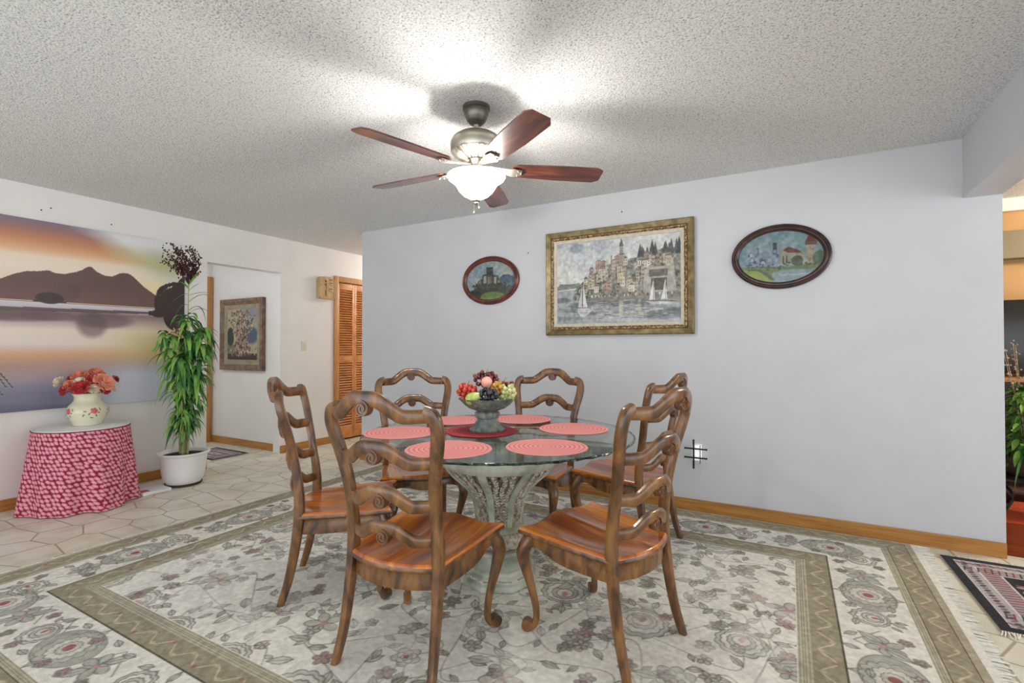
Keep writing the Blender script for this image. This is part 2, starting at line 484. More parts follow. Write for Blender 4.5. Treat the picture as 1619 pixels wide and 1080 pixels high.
# ------------------------------------------------------------------ camera
CAM_H = 1.203
cam = bpy.data.cameras.new('camera'); cam.sensor_width = 36; cam.lens = 782 / 1619 * 36
cam.clip_start = 0.05
co_ = bpy.data.objects.new('camera', cam); COL.objects.link(co_)
co_.location = (0, 0, CAM_H)
co_.rotation_euler = (PI / 2 + math.atan(9 / 782), 0, math.atan(437.5 / 782))
scene.camera = co_

# ------------------------------------------------------------------ setting
CH = 2.44
LX = -5.03      # dining side face of the left wall
BY = 3.85       # dining side face of the back wall
bm = bmesh.new(); box(bm, -6.6, 6.0, -2.6, 3.9, -0.08, 0.0); box(bm, -6.6, 1.06, 3.9, 8.0, -0.08, 0.0)
struct('floor', bm, 'tile')
struct('floor_hardwood', bx(1.06, 6.0, 3.9, 8.0, -0.08, 0.0), 'redwoodfloor')
struct('ceiling', bx(-6.6, 6.0, -2.6, 8.0, CH, CH + 0.1), 'ceiling')
# left wall with the doorway to the side hall
bm = bmesh.new()
box(bm, LX - 0.12, LX, -2.6, 2.80, 0, CH)
box(bm, LX - 0.12, LX, 3.61, 4.42, 0, CH)
box(bm, LX - 0.12, LX, 2.80, 3.61, 2.05, CH)
box(bm, LX - 0.12, LX, 4.42, 5.60, 2.05, CH)
box(bm, LX - 0.12, LX, 5.60, 8.0, 0, CH)
struct('wall_left', bm, 'wallwarm')
struct('wall_back', bx(-4.0, 1.077, BY, BY + 0.14, 0, CH), 'wall')
struct('wall_right', bx(0.905, 1.077, -2.6, BY, 2.085, CH), 'wall')
struct('wall_hall_side', bx(-6.6, LX - 0.125, 3.66, 3.76, 0, CH), 'wallwarm')
bm = bmesh.new(); box(bm, -6.55, -6.45, 0.9, 3.66, 0, CH)
struct('wall_hall_end', bm, 'wallwarm')
struct('wall_hall_near', bx(-6.6, LX - 0.12, 0.8, 0.9, 0, CH), 'wallwarm')
struct('wall_far', bx(-5.15, -4.0, 7.6, 7.7, 0, CH), 'wallwarm')
struct('wall_passage', bx(-4.0, -3.86, BY + 0.14, 8.0, 0, CH), 'wallwarm')
struct('wall_closet', bx(-5.75, -5.65, 4.2, 5.8, 0, CH), 'wallwarm')
struct('wall_den', bx(-3.86, 6.0, 5.62, 5.72, 0, CH), 'tan')
# baseboards
def base(name, x0, x1, y0, y1, h=0.085):
    return struct(name, bx(x0, x1, y0, y1, 0, h, bev=0.003), 'oak')
base('baseboard_left', LX, LX + 0.014, -2.6, 2.80)
base('baseboard_left_far', LX, LX + 0.014, 3.61, 4.36)
base('baseboard_back', -4.0, 1.077, BY - 0.014, BY)
base('baseboard_back_end', -4.014, -4.0, BY - 0.014, 6.0)
base('baseboard_hall', -6.45, LX - 0.01, 3.646, 3.66)
struct('trim_2', bx(1.0, 6.0, 5.56, 5.62, 2.33, CH, bev=0.01), 'cream')
struct('recess_shade', bx(1.0, 6.0, 5.52, 5.62, 1.93, 2.16, bev=0.01), 'olive')  # olive strip painted in for the shaded recess on this wall
# side hall door with casing at the end wall
d2 = thing('door_2', None, None); d2['kind'] = 'structure'
ob('door_frame', bx(-6.45, -6.425, 3.56, 3.645, 0, 2.10, bev=0.004), 'oakv', d2)
ob('door_panel', bx(-6.45, -6.435, 2.78, 3.56, 0, 2.03, bev=0.002), 'whitepl', d2)
# louvred closet door
d1 = thing('door_1', None, None); d1['kind'] = 'structure'
bm = bmesh.new()
box(bm, LX, LX + 0.018, 4.36, 4.43, 0, 2.11, bev=0.004)
box(bm, LX, LX + 0.018, 5.58, 5.65, 0, 2.11, bev=0.004)
box(bm, LX, LX + 0.018, 4.43, 5.58, 2.04, 2.11, bev=0.004)
ob('door_frame', bm, 'oakv', d1)
ob('closet_dark_sheet', bx(LX - 0.11, LX - 0.10, 4.42, 5.60, 0, 2.05), 'louverdark', d1)  # thin dark sheet behind the louvres, standing in for the closet's shade
for k in range(4):
    y0 = 4.432 + k * 0.287; y1 = y0 + 0.284
    bm = bmesh.new()
    xa, xb = LX - 0.045, LX - 0.015
    box(bm, xa, xb, y0, y0 + 0.035, 0.02, 2.035, bev=0.003)
    box(bm, xa, xb, y1 - 0.035, y1, 0.02, 2.035, bev=0.003)
    for z0, z1 in ((0.02, 0.17), (1.0, 1.08), (1.95, 2.035)):
        box(bm, xa, xb, y0 + 0.035, y1 - 0.035, z0, z1, bev=0.003)
    lp = ob('door_panel', bm, 'louver', d1)
    bm = bmesh.new()
    for z0, z1 in ((0.17, 1.0), (1.08, 1.95)):
        n = int((z1 - z0) / 0.031)
        for i in range(n):
            zc = z0 + (i + 0.5) * (z1 - z0) / n
            mt = Matrix.Translation((LX - 0.03, 0, zc)) @ Matrix.Rotation(math.radians(42), 4, 'Y')
            box(bm, -0.02, 0.02, y0 + 0.033, y1 - 0.033, -0.003, 0.003, mtx=mt)
    ob('louvers', bm, 'louver', lp, smooth=False)
    if k in (1, 2):
        kb = bmesh.new(); ball(kb, (LX - 0.005, (y1 - 0.05) if k == 1 else (y0 + 0.05), 1.02), 0.014, 2)
        ob('knob', kb, 'oakv', lp)
# ------------------------------------------------------------------ dining chair
def stile_pts(s):
    return catmull([(s * 0.212, -0.285, 0.0), (s * 0.203, -0.25, 0.12), (s * 0.198, -0.222, 0.28), (s * 0.193, -0.208, 0.43),
                    (s * 0.192, -0.215, 0.55), (s * 0.194, -0.232, 0.66), (s * 0.208, -0.25, 0.76), (s * 0.230, -0.272, 0.86),
                    (s * 0.236, -0.286, 0.915), (s * 0.224, -0.294, 0.955), (s * 0.194, -0.300, 0.968)], 4)
def stile_y(z):
    zs = [0.43, 0.55, 0.66, 0.76, 0.86, 0.96]; ys = [-0.208, -0.215, -0.232, -0.25, -0.272, -0.297]
    return float(np.interp(z, zs, ys))
def bow_at(z): return float(np.interp(z, [0.5, 0.95], [0.062, 0.088]))
def rail_mesh(z0, wid, rise, th):
    bm = bmesh.new()
    pts = []
    for i in range(33):
        u = -1 + 2 * i / 32
        a = abs(u)
        k = 1 - min(1, max(0, (a - 0.18) / 0.56)); k = k * k * (3 - 2 * k)
        x = u * wid
        pts.append((x, stile_y(z0) - bow_at(z0) * (1 - abs(u) ** 2.2), z0 + rise * k - 0.004 * math.sin(min(1, a / 0.75) * PI) * (1 if a > 0.6 else 0)))
    hs = [th * (0.92 + 0.18 * (1 - abs(-1 + 2 * i / 32))) for i in range(33)]
    sweep(bm, pts, 0.026, hs, ref=(0, 1, 0), prof=12, sq=0.7)
    return bm, z0 + rise - th * 0.45
def scroll_mesh(z, y):
    bm = bmesh.new()
    pts = []
    for i in range(40):
        t = i / 39
        a = PI * 0.5 + t * 2 * PI * 1.9
        r = 0.024 * (1 - t) + 0.004
        pts.append((0.004 - r * math.cos(a) * 1.05, y, z - 0.010 + r * math.sin(a)))
    sweep(bm, pts, 0.034, 0.0085, ref=(0, 1, 0), prof=8, sq=0.6)
    r = bmesh.ops.create_cone(bm, cap_ends=True, segments=16, radius1=0.02, radius2=0.02, depth=0.026)
    bmesh.ops.transform(bm, matrix=Matrix.Translation((0.004, y, z - 0.010)) @ Matrix.Rotation(PI / 2, 4, 'X'), verts=r['verts'])
    return bm
def seat_outline(v):
    """half width of the seat at depth parameter v in 0 (rear) .. 1 (front)"""
    return float(np.interp(v, [0, 0.12, 0.3, 0.5, 0.7, 0.85, 0.95, 1.0], [0.208, 0.214, 0.224, 0.234, 0.240, 0.245, 0.250, 0.254]))
def seat_xy(u, v, ins=0.0):
    w = seat_outline(v) - ins
    rear = -0.216 - 0.055 * (1 - u * u) + ins
    au = abs(u)
    front = 0.192 + 0.038 * math.cos(min(1, au / 0.8) * PI) * 0.5 + 0.019 - ins + (0.02 * ((au - 0.8) / 0.2) if au > 0.8 else 0)
    return u * w, rear + (front - rear) * v
def seat_ring(n=24, ins=0.0):
    P = []
    for i in range(n): P.append(seat_xy(-1 + 2 * i / n, 0, ins))
    for i in range(n): P.append(seat_xy(1, i / n, ins))
    for i in range(n): P.append(seat_xy(1 - 2 * i / n, 1, ins))
    for i in range(n): P.append(seat_xy(-1, 1 - i / n, ins))
    return P
def seat_top_mesh():
    bm = bmesh.new(); n = 24
    def z(u, v):
        d = (1 - min(1, abs(abs(u) - 0.42) / 0.5) ** 2) * math.exp(-((v - 0.45) / 0.36) ** 2)
        edge = 1 - max(abs(u), abs(2 * v - 1)) ** 6
        return 0.462 - 0.020 * max(0, d) * edge + 0.004 * math.exp(-(u / 0.15) ** 2) * v
    top = [[bm.verts.new((*seat_xy(-1 + 2 * i / n, j / n, 0.006), z(-1 + 2 * i / n, j / n))) for i in range(n + 1)] for j in range(n + 1)]
    for j in range(n):
        for i in range(n):
            bm.faces.new((top[j][i], top[j][i + 1], top[j + 1][i + 1], top[j + 1][i]))
    # rounded rim of the slab
    edge = [top[0][i] for i in range(n)] + [top[j][n] for j in range(n)] + [top[n][n - i] for i in range(n)] + [top[n - j][0] for j in range(n)]
    prev = edge
    for ins, zz in ((0.001, -0.005), (-0.001, -0.012)):
        P = seat_ring(n, ins)
        ring = [bm.verts.new((P[i][0], P[i][1], edge[i].co.z * 0 + 0.462 + zz)) for i in range(len(P))]
        for i in range(len(P)):
            k = (i + 1) % len(P)
            bm.faces.new((prev[i], ring[i], ring[k], prev[k]))
        prev = ring
    return bm
def seat_frame_mesh():
    bm = bmesh.new(); n = 24
    prof = [(-0.001, 0.4500), (-0.004, 0.444), (-0.003, 0.436), (0.004, 0.430), (0.012, 0.427), (0.013, 0.420), (0.010, 0.41), (0.010, None)]
    prev = None; L = None
    for ins, zz in prof:
        P = seat_ring(n, ins); L = len(P); ring = []
        for i, p in enumerate(P):
            side, t = divmod(i, n); t = t / n
            if zz is None:
                if side in (1, 3):
                    tt = t if side == 1 else 1 - t
                    lo = 0.372 + 0.026 * math.exp(-((tt - 0.80) / 0.16) ** 2) - 0.006 * math.sin(tt * PI)
                elif side == 2:
                    q = abs(2 * t - 1)
                    lo = 0.372 + 0.020 * (0.5 - 0.5 * math.cos(q * 2 * PI))
                else: lo = 0.378
                ring.append(bm.verts.new((p[0], p[1], lo)))
            else: ring.append(bm.verts.new((p[0], p[1], zz)))
        if prev:
            for i in range(L):
                k = (i + 1) % L; bm.faces.new((prev[i], ring[i], ring[k], prev[k]))
        prev = ring
    P = seat_ring(n, 0.034)
    r1 = [bm.verts.new((P[i][0], P[i][1], prev[i].co.z)) for i in range(L)]
    r2 = [bm.verts.new((P[i][0], P[i][1], 0.44)) for i in range(L)]
    for i in range(L):
        k = (i + 1) % L
        bm.faces.new((prev[i], r1[i], r1[k], prev[k])); bm.faces.new((r1[i], r2[i], r2[k], r1[k]))
    bm.faces.new(r2)
    return bm
def front_leg_mesh(s):
    bm = bmesh.new()
    d = Vector((s * 0.62, 0.785, 0)).normalized()
    b = Vector((s * 0.214, 0.170, 0))
    offs = [0.004, 0.010, 0.030, 0.040, 0.030, 0.010, -0.008, -0.016, -0.012, 0.004, 0.022]
    zs = [0.405, 0.385, 0.355, 0.32, 0.27, 0.20, 0.13, 0.075, 0.04, 0.02, 0.022]
    ws = [0.050, 0.052, 0.058, 0.056, 0.046, 0.036, 0.030, 0.028, 0.030, 0.030, 0.022]
    P = catmull([b + d * o + Vector((0, 0, z)) for o, z in zip(offs, zs)], 5)
    W = interp(ws, 5)
    perp = Vector((-d.y, d.x, 0))
    sweep(bm, P, W, W, ref=perp, prof=12, sq=0.75)
    c = b + d * 0.022 + Vector((0, 0, 0.026))
    bmesh.ops.create_cone(bm, cap_ends=True, segments=18, radius1=0.024, radius2=0.024, depth=0.034)
    ang = math.atan2(perp.y, perp.x)
    drum = [v for v in bm.verts if (v.co.length < 0.05)]
    bmesh.ops.transform(bm, matrix=Matrix.Translation(c) @ Matrix.Rotation(ang, 4, 'Z') @ Matrix.Rotation(PI / 2, 4, 'Y'), verts=drum)
    return bm
def make_chair(label):
    t = thing('dining_chair', label, 'chair', group=None)
    for s in (-1, 1):
        bm = bmesh.new(); P = stile_pts(s)
        ws = []; hs = []
        for p in P:
            z = p.z
            ws.append(float(np.interp(z, [0, 0.3, 0.45, 0.6, 0.75, 0.86, 0.93, 0.97], [0.028, 0.034, 0.042, 0.044, 0.047, 0.050, 0.048, 0.046])))
            hs.append(float(np.interp(z, [0, 0.3, 0.45, 0.6, 0.8, 0.97], [0.034, 0.046, 0.048, 0.038, 0.036, 0.036])))
        # reference axis runs sideways except where the post curls over into the crest
        sweep(bm, P, hs, ws, ref=(0, 1, 0.0), prof=12, sq=0.62)
        for v in bm.verts:
            if v.co.z < 0.012: v.co.z = 0.001
        o = ob('leg', bm, 'frame_wood', t); o['label'] = 'curved rear leg that continues up as the back post'
    for s in (-1, 1):
        o = ob('leg', front_leg_mesh(s), 'frame_wood', t); o['label'] = 'cabriole front leg with a scroll foot'
    for nm, bm, mt in (('seat', seat_top_mesh(), 'seat'), ('seat_frame', seat_frame_mesh(), 'frame_wood')):
        for v in bm.verts:
            k = min(1, max(0, (v.co.y + 0.27) / 0.5))
            v.co.z += -0.050 + 0.024 * k
            if nm == 'seat_frame' and v.co.z < 0.37 : v.co.z -= 0.012 * (1 - k)
        ob(nm, bm, mt, t)
    for z0, wid, rise, th in ((0.952, 0.204, 0.060, 0.052), (0.782, 0.198, 0.052, 0.049), (0.622, 0.180, 0.047, 0.047), (0.493, 0.178, 0.043, 0.045)):
        bm, zc = rail_mesh(z0, wid, rise, th)
        r = ob('back_rail', bm, 'frame_wood', t)
        ob('scroll', scroll_mesh(zc, stile_y(z0) - bow_at(z0)), 'darkwood', r)
    return t
# (x, y of the middle between seat front and rear feet, facing angle)
def place(o, rx, ry, fx, fy, label):
    L = math.hypot(fx, fy); fx, fy = fx / L, fy / L
    # rear foot midpoint (rx, ry) is local (0, -0.285)
    o.location = (rx + fx * 0.285, ry + fy * 0.285, 0.014)
    o.rotation_euler = (0, 0, math.atan2(fy, fx) - PI / 2)
    o['label'] = label
chair = make_chair('')
specs = [
    (-1.284, 1.330, -0.09, 1.0, 'dining chair in front at left, seen from behind with bright orange-lit seat'),
    (-2.18, 1.64, 0.773, 0.634, 'leftmost dining chair, turned side-on in front of the hall doorway'),
    (-0.448, 1.945, -0.96, 0.279, 'dining chair in front at right, its ladder back towards the right side'),
    (-2.25, 2.64, 0.74, -0.67, 'dining chair behind the table, nearest the closet door'),
    (-1.455, 3.11, 0.04, -1.0, 'dining chair behind the table to the right of the fruit compote'),
    (-0.64, 3.01, -0.97, 0.20, 'dining chair half hidden behind the front right chair, near the night light'),
]
for i, (x, y, fx, fy, lb) in enumerate(specs):
    o = chair if i == 0 else copy_tree(chair)
    place(o, x, y, fx, fy, lb)
    o['group'] = 'dining chairs around the glass table'

# ------------------------------------------------------------------ table
TX, TY = -1.325, 2.225
RUGZ = 0.014
tb = thing('dining_table', 'round glass dining table on a carved whitewashed pedestal', 'table', (TX, TY, RUGZ))
R = 0.69
tp = ob('tabletop', lathed([(R - 0.006, 0.734), (R - 0.0005, 0.737), (R - 0.0005, 0.743), (R - 0.006, 0.746)], seg=96), 'glass', tb)
bm = bmesh.new(); seg = 200; rings = []
for k in range(6):
    ring = []
    for i in range(seg):
        a = 2 * PI * i / seg
        j = 0.0012 * math.sin(i * 2 * PI / 4 + k) + 0.0008 * math.sin(i * 1.7)
        q = 2 * PI * k / 6
        rr = R + 0.001 + (0.004 + j * 0.5) * math.cos(q); zz = 0.7395 + (0.0055 + j) * math.sin(q)
        ring.append(bm.verts.new((rr * math.cos(a), rr * math.sin(a), zz)))
    rings.append(ring)
for k in range(6):
    for i in range(seg):
        a = (i + 1) % seg; b = (k + 1) % 6
        bm.faces.new((rings[k][i], rings[k][a], rings[b][a], rings[b][i]))
ce = ob('glass_edge', bm, 'chip', tb); ce['label'] = 'chipped dark green rim of the glass'
def ped_r(z):
    return float(np.interp(z, [0.28, 0.32, 0.396, 0.44, 0.474, 0.51, 0.55, 0.585, 0.61], [0.115, 0.117, 0.131, 0.150, 0.173, 0.210, 0.255, 0.285, 0.292]))
bm = bmesh.new(); seg = 96
pr = [(0.262, 0.590), (0.285, 0.585), (0.299, 0.594), (0.306, 0.612), (0.304, 0.632), (0.296, 0.646), (0.284, 0.652), (0.268, 0.650), (0.258, 0.640)]
rg = lathe(bm, pr, seg=seg, cap0=False, cap1=False)
for i in range(seg):
    k = (i + 1) % seg
    bm.faces.new((rg[-1][i], rg[-1][k], rg[0][k], rg[0][i]))
ob('pedestal_ring', bm, 'stonegreen', tb)
bm = bmesh.new()
rg = lathe(bm, [(0.262, 0.645), (0.250, 0.66), (0.238, 0.69), (0.240, 0.715), (0.252, 0.728), (0.252, 0.7335), (0.232, 0.7335), (0.222, 0.70), (0.225, 0.665), (0.240, 0.645)], seg=seg, cap0=False, cap1=False, fn=lambda r, z, a: r * (1 + 0.012 * math.cos(24 * a)))
for i in range(seg):
    k = (i + 1) % seg
    bm.faces.new((rg[-1][i], rg[-1][k], rg[0][k], rg[0][i]))
ob('carved_rim', bm, 'stonebrown', tb)
# outward curving struts
for q in range(8):
    a = 2 * PI * q / 8 + 0.25
    bm = bmesh.new()
    P = [(math.cos(a) * ped_r(z) * 0.985, math.sin(a) * ped_r(z) * 0.985, z) for z in np.linspace(0.28, 0.605, 18)]
    W = [0.030 + 0.014 * (z - 0.28) / 0.32 for z in np.linspace(0.28, 0.605, 18)]
    sweep(bm, P, W, 0.022, ref=(-math.sin(a), math.cos(a), 0), prof=10, sq=0.8)
    ob('strut', bm, 'stonegreen', tb)
# open-work leaf panels between the struts
def leaf(bm, base, d, up, L, W, curl=0.3, seg=5, thick=0.0):
    d = Vector(d).normalized(); up = Vector(up)
    side = d.cross(up).normalized(); up = side.cross(d).normalized()
    prev = None
    for i in range(seg + 1):
        t = i / seg
        w = W * math.sin(PI * min(1, (t * 0.92 + 0.08))) ** 0.8 * 0.5 if t < 1 else 0.0005
        c = Vector(base) + d * (L * t) + up * (-curl * L * t * t)
        rib = up * (-w * 0.35)
        row = [bm.verts.new(c - side * w), bm.verts.new(c + rib), bm.verts.new(c + side * w)]
        if prev:
            bm.faces.new((prev[0], prev[1], row[1], row[0])); bm.faces.new((prev[1], prev[2], row[2], row[1]))
        prev = row
for q in range(8):
    a0 = 2 * PI * (q + 0.5) / 8 + 0.25
    bm = bmesh.new()
    def sp(a, z, o=0.0):
        r = ped_r(z) + o
        return Vector((math.cos(a) * r, math.sin(a) * r, z))
    for br, ph in ((0.0, 0.0), (-0.17, 1.0), (0.17, 2.0)):
        P = [sp(a0 + br * (1 - 0.0 * i) + 0.035 * math.sin(i * 0.9 + ph), 0.285 + i * 0.0158, -0.006) for i in range(21)]
        tube(bm, P, 0.0062, 6)
        for i in range(1, 20):
            for s in (-1, 1):
                z = 0.285 + i * 0.0158; aa = a0 + br
                p = sp(aa + 0.035 * math.sin(i * 0.9 + ph), z, -0.004)
                p2 = sp(aa + s * 0.012 / ped_r(z) * 1.4, min(0.605, z + 0.018), 0.004)
                dd = (p2 - p).normalized()
                v = ball(bm, (0, 0, 0), 0.0105, 1, (1.35, 0.55, 0.5))
                mt = Matrix.Translation(p + dd * 0.010) @ dd.to_track_quat('X', 'Z').to_matrix().to_4x4()
                bmesh.ops.transform(bm, matrix=mt, verts=v)
    o = ob('leaf_panel', bm, 'stonebrown', tb); o['label'] = 'openwork carved leaf panel between two struts'
# collar, carved bulb, spreading foot, octagonal plinth
flute = lambda r, z, a: r * (1 + 0.04 * math.cos(16 * a))
bm = bmesh.new()
lathe(bm, [(0.09, 0.285), (0.128, 0.285), (0.142, 0.277), (0.146, 0.268), (0.14, 0.26), (0.122, 0.256)], seg=64)
ob('collar', bm, 'stonegreen', tb)
bm = bmesh.new()
lathe(bm, [(0.115, 0.257), (0.132, 0.245), (0.143, 0.225), (0.145, 0.205), (0.135, 0.185), (0.118, 0.172)], seg=96, fn=lambda r, z, a: r * (1 + 0.035 * abs(math.cos(8 * a)) + 0.012 * math.cos(40 * a)))
ob('carved_bulb', bm, 'stonebrown', tb)
bm = bmesh.new()
lathe(bm, [(0.118, 0.173), (0.15, 0.168), (0.158, 0.158), (0.15, 0.148), (0.13, 0.143), (0.128, 0.133), (0.14, 0.118), (0.165, 0.104), (0.175, 0.096)], seg=64)
ob('foot_moulding', bm, 'stonegreen', tb)
bm = bmesh.new()
o8 = lambda pr: lathe(bm, pr, seg=8)
o8([(0.195, 0.0), (0.206, 0.004), (0.206, 0.028), (0.196, 0.034), (0.190, 0.036), (0.190, 0.056), (0.184, 0.060), (0.176, 0.066), (0.176, 0.082), (0.17, 0.088), (0.15, 0.098)])
bmesh.ops.rotate(bm, cent=(0, 0, 0), matrix=Matrix.Rotation(PI / 8 + 0.5, 3, 'Z'), verts=bm.verts)
ob('plinth', bm, 'stonegreen', tb, smooth=False)
bm = bmesh.new()
for k in range(8):
    a0, a1 = [PI / 8 + 0.5 + 2 * PI * (k + q) / 8 for q in (0, 1)]
    for i in range(11):
        t = (i + .5) / 11
        x, y = 0.187 * (math.cos(a0) * (1 - t) + math.cos(a1) * t), 0.187 * (math.sin(a0) * (1 - t) + math.sin(a1) * t)
        ball(bm, (x, y, 0.047), 0.0085, 1)
ob('beading', bm, 'stonebrown', tb)
TZ = RUGZ + 0.7465

# ------------------------------------------------------------------ placemats
def mat_mesh(r):
    return lathed([(r - 0.004, 0.0), (r, 0.002), (r - 0.003, 0.005), (r * 0.5, 0.0055), (0.01, 0.0055)], seg=56)
mats = [(-1.754, 1.954, 0.186, 'coral placemat at the left edge of the glass, before the leftmost chair'),
        (-1.285, 1.737, 0.188, 'coral placemat at front left of the table, partly behind a chair post'),
        (-0.935, 1.985, 0.182, 'coral placemat at front right of the table, fully in view'),
        (-1.018, 2.503, 0.186, 'coral placemat at the right edge of the glass, farther back'),
        (-1.430, 2.676, 0.180, 'coral placemat at the back, right of the fruit compote'),
        (-1.755, 2.440, 0.175, 'coral placemat at the back, left of the fruit compote')]
pm = None
for x, y, r, lb in mats:
    if pm is None: pm = ob('placemat', mat_mesh(0.185), 'mat_coral'); o = pm
    else: o = pm.copy(); COL.objects.link(o)
    o.location = (x, y, TZ); o.scale = (r / 0.185, r / 0.185, 1); o.rotation_euler = (0, 0, x * 7)
    tag(o, lb, 'placemat', 'coral round placemats on the glass table')
o = ob('placemat', mat_mesh(0.19), 'mat_red', loc=(-1.413, 2.195, TZ)); tag(o, 'deep red round placemat in the middle, under the fruit compote', 'placemat')

# ------------------------------------------------------------------ fruit compote
FX, FY, FZ = -1.385, 2.21, TZ + 0.0058
cp = thing('compote', 'fluted grey-green footed compote bowl holding fruit', 'bowl', (FX, FY, FZ))
fl16 = lambda k, amp: (lambda r, z, a: r * (1 + amp * math.cos(k * a)))
ob('foot', lathed([(0.070, 0), (0.089, 0.001), (0.091, 0.009), (0.084, 0.014), (0.068, 0.032), (0.056, 0.052), (0.050, 0.064)], seg=128, fn=fl16(26, 0.03)), 'pewter', cp)
ob('stem_knop', lathed([(0.050, 0.064), (0.060, 0.068), (0.064, 0.080), (0.064, 0.094), (0.055, 0.102), (0.050, 0.104)], seg=128, fn=fl16(22, 0.03)), 'pewter', cp)
ob('bowl', lathed([(0.050, 0.104), (0.062, 0.107), (0.092, 0.118), (0.116, 0.134), (0.132, 0.152), (0.146, 0.166), (0.150, 0.170), (0.144, 0.170), (0.125, 0.150), (0.10, 0.137), (0.03, 0.130)], seg=160, fn=fl16(32, 0.022)), 'pewter', cp)
def fm(name, c0, c1, rough=0.3):
    return mottled(name, [(0.3, c0), (0.7, c1)], (30, 30, 30), 2, rough, coat=0.4)
fmats = {'red': fm('red_grape', '#b02a22', '#e0573c'), 'dark': fm('dark_grape', '#17181f', '#3a3c48'), 'pale': fm('pale_grape', '#b5ba72', '#dfe0a8'),
         'amber': fm('amber_grape', '#b07c30', '#d8a850'), 'wine': fm('wine_grape', '#4f1a20', '#8a343a'), 'pear': fm('pear_skin', '#8fae4a', '#d6de82'), 'peach': fm('peach_skin', '#e8907e', '#f6c4ac', 0.6)}
def bunch(key, c, r, n, gr, label, sc=(1, 1, 1), seed=1):
    rr = random.Random(seed); bm = bmesh.new(); done = []
    for _ in range(n * 30):
        if len(done) >= n: break
        v = Vector((rr.gauss(0, 1), rr.gauss(0, 1), rr.gauss(0, 1)))
        if v.length == 0: continue
        v = v.normalized() * r * (rr.random() ** 0.4)
        v = Vector((v.x * sc[0], v.y * sc[1], v.z * sc[2]))
        if all((v - d).length > gr * 1.45 for d in done): done.append(v)
    for v in done: ball(bm, v, gr, 2, (1, 1, 1.05))
    t = thing('grape_bunch', label, 'fruit', (FX + c[0], FY + c[1], FZ + c[2]))
    ob('grapes', bm, fmats[key], t)
    sb = bmesh.new(); tube(sb, [(0, 0, 0), (0.004, 0, r * sc[2] * 0.8), (0.012, 0.004, r * sc[2] + 0.014)], 0.0025, 6)
    ob('stem', sb, 'stem', t)
    return t
# right in the picture = R direction (0.873, 0.488); towards camera = (0.49,-0.87)
def rc(r, f, z): return (0.873 * r + 0.488 * f, 0.488 * r - 0.873 * f, z)
bunch('red', rc(-0.105, 0.02, 0.205), 0.055, 38, 0.0125, 'bright red grapes spilling over the left rim of the compote', (1.0, 1, 0.8), 2)
bunch('dark', rc(0.005, 0.085, 0.196), 0.043, 30, 0.0115, 'black grapes at the front of the compote', (1.2, 1, 0.8), 3)
bunch('pale', rc(0.105, 0.03, 0.202), 0.050, 36, 0.012, 'pale green grapes at the right rim of the compote', (1.1, 1, 0.85), 4)
bunch('amber', rc(0.052, 0.045, 0.226), 0.034, 18, 0.012, 'amber grapes between the black and pale green ones', (1.1, 1, 0.9), 5)
bunch('wine', rc(-0.01, 0.0, 0.268), 0.052, 38, 0.0115, 'wine red grapes crowning the top of the fruit pile', (1.25, 1, 0.8), 6)
bunch('wine', rc(0.085, -0.03, 0.24), 0.038, 18, 0.011, 'small wine red grapes behind the amber ones', (1.3, 1, 0.6), 8)
pr = thing('pear', 'yellow-green pear lying at the front left of the compote', 'fruit', (FX + rc(-0.062, 0.088, 0)[0], FY + rc(-0.062, 0.088, 0)[1], FZ + 0.180), 0.35)
bm = lathed([(0.004, -0.045), (0.020, -0.042), (0.030, -0.028), (0.032, -0.010), (0.026, 0.012), (0.016, 0.032), (0.010, 0.042), (0.002, 0.045)], seg=24)
bmesh.ops.rotate(bm, cent=(0, 0, 0), matrix=Matrix.Rotation(math.radians(66), 3, 'Y'), verts=bm.verts)
ob('flesh', bm, fmats['pear'], pr)
bm = bmesh.new(); tube(bm, [(0.038, 0, 0.018), (0.055, 0, 0.026)], 0.002, 6); ob('stem', bm, 'stem', pr)
pc = thing('peach', 'pink peach resting high at the front of the fruit pile', 'fruit', (FX + rc(0.0, 0.055, 0)[0], FY + rc(0.0, 0.055, 0)[1], FZ + 0.256))
bm = bmesh.new(); ball(bm, (0, 0, 0), 0.030, 3)
for v in bm.verts:
    a = math.atan2(v.co.x, -v.co.y); v.co *= 1 - 0.06 * math.exp(-(a / 0.18) ** 2)
ob('flesh', bm, fmats['peach'], pc)
bm = bmesh.new()
tube(bm, [(0, 0, -0.01), (0, 0, 0.03)], 0.002, 5)
for i in range(9):
    a = i * 0.75
    leaf(bm, (0, 0, 0.004 + 0.003 * i), (math.cos(a), math.sin(a), 0.5), (0, 0, 1), 0.04, 0.02, 0.4)
bmesh.ops.remove_doubles(bm, verts=bm.verts, dist=0.0015)
o = ob('leaf_sprig', bm, 'leafdark', loc=(FX + 0.0, FY, FZ + 0.275)); tag(o, 'dark green leaf sprig poking out of the top of the fruit', 'leaves')

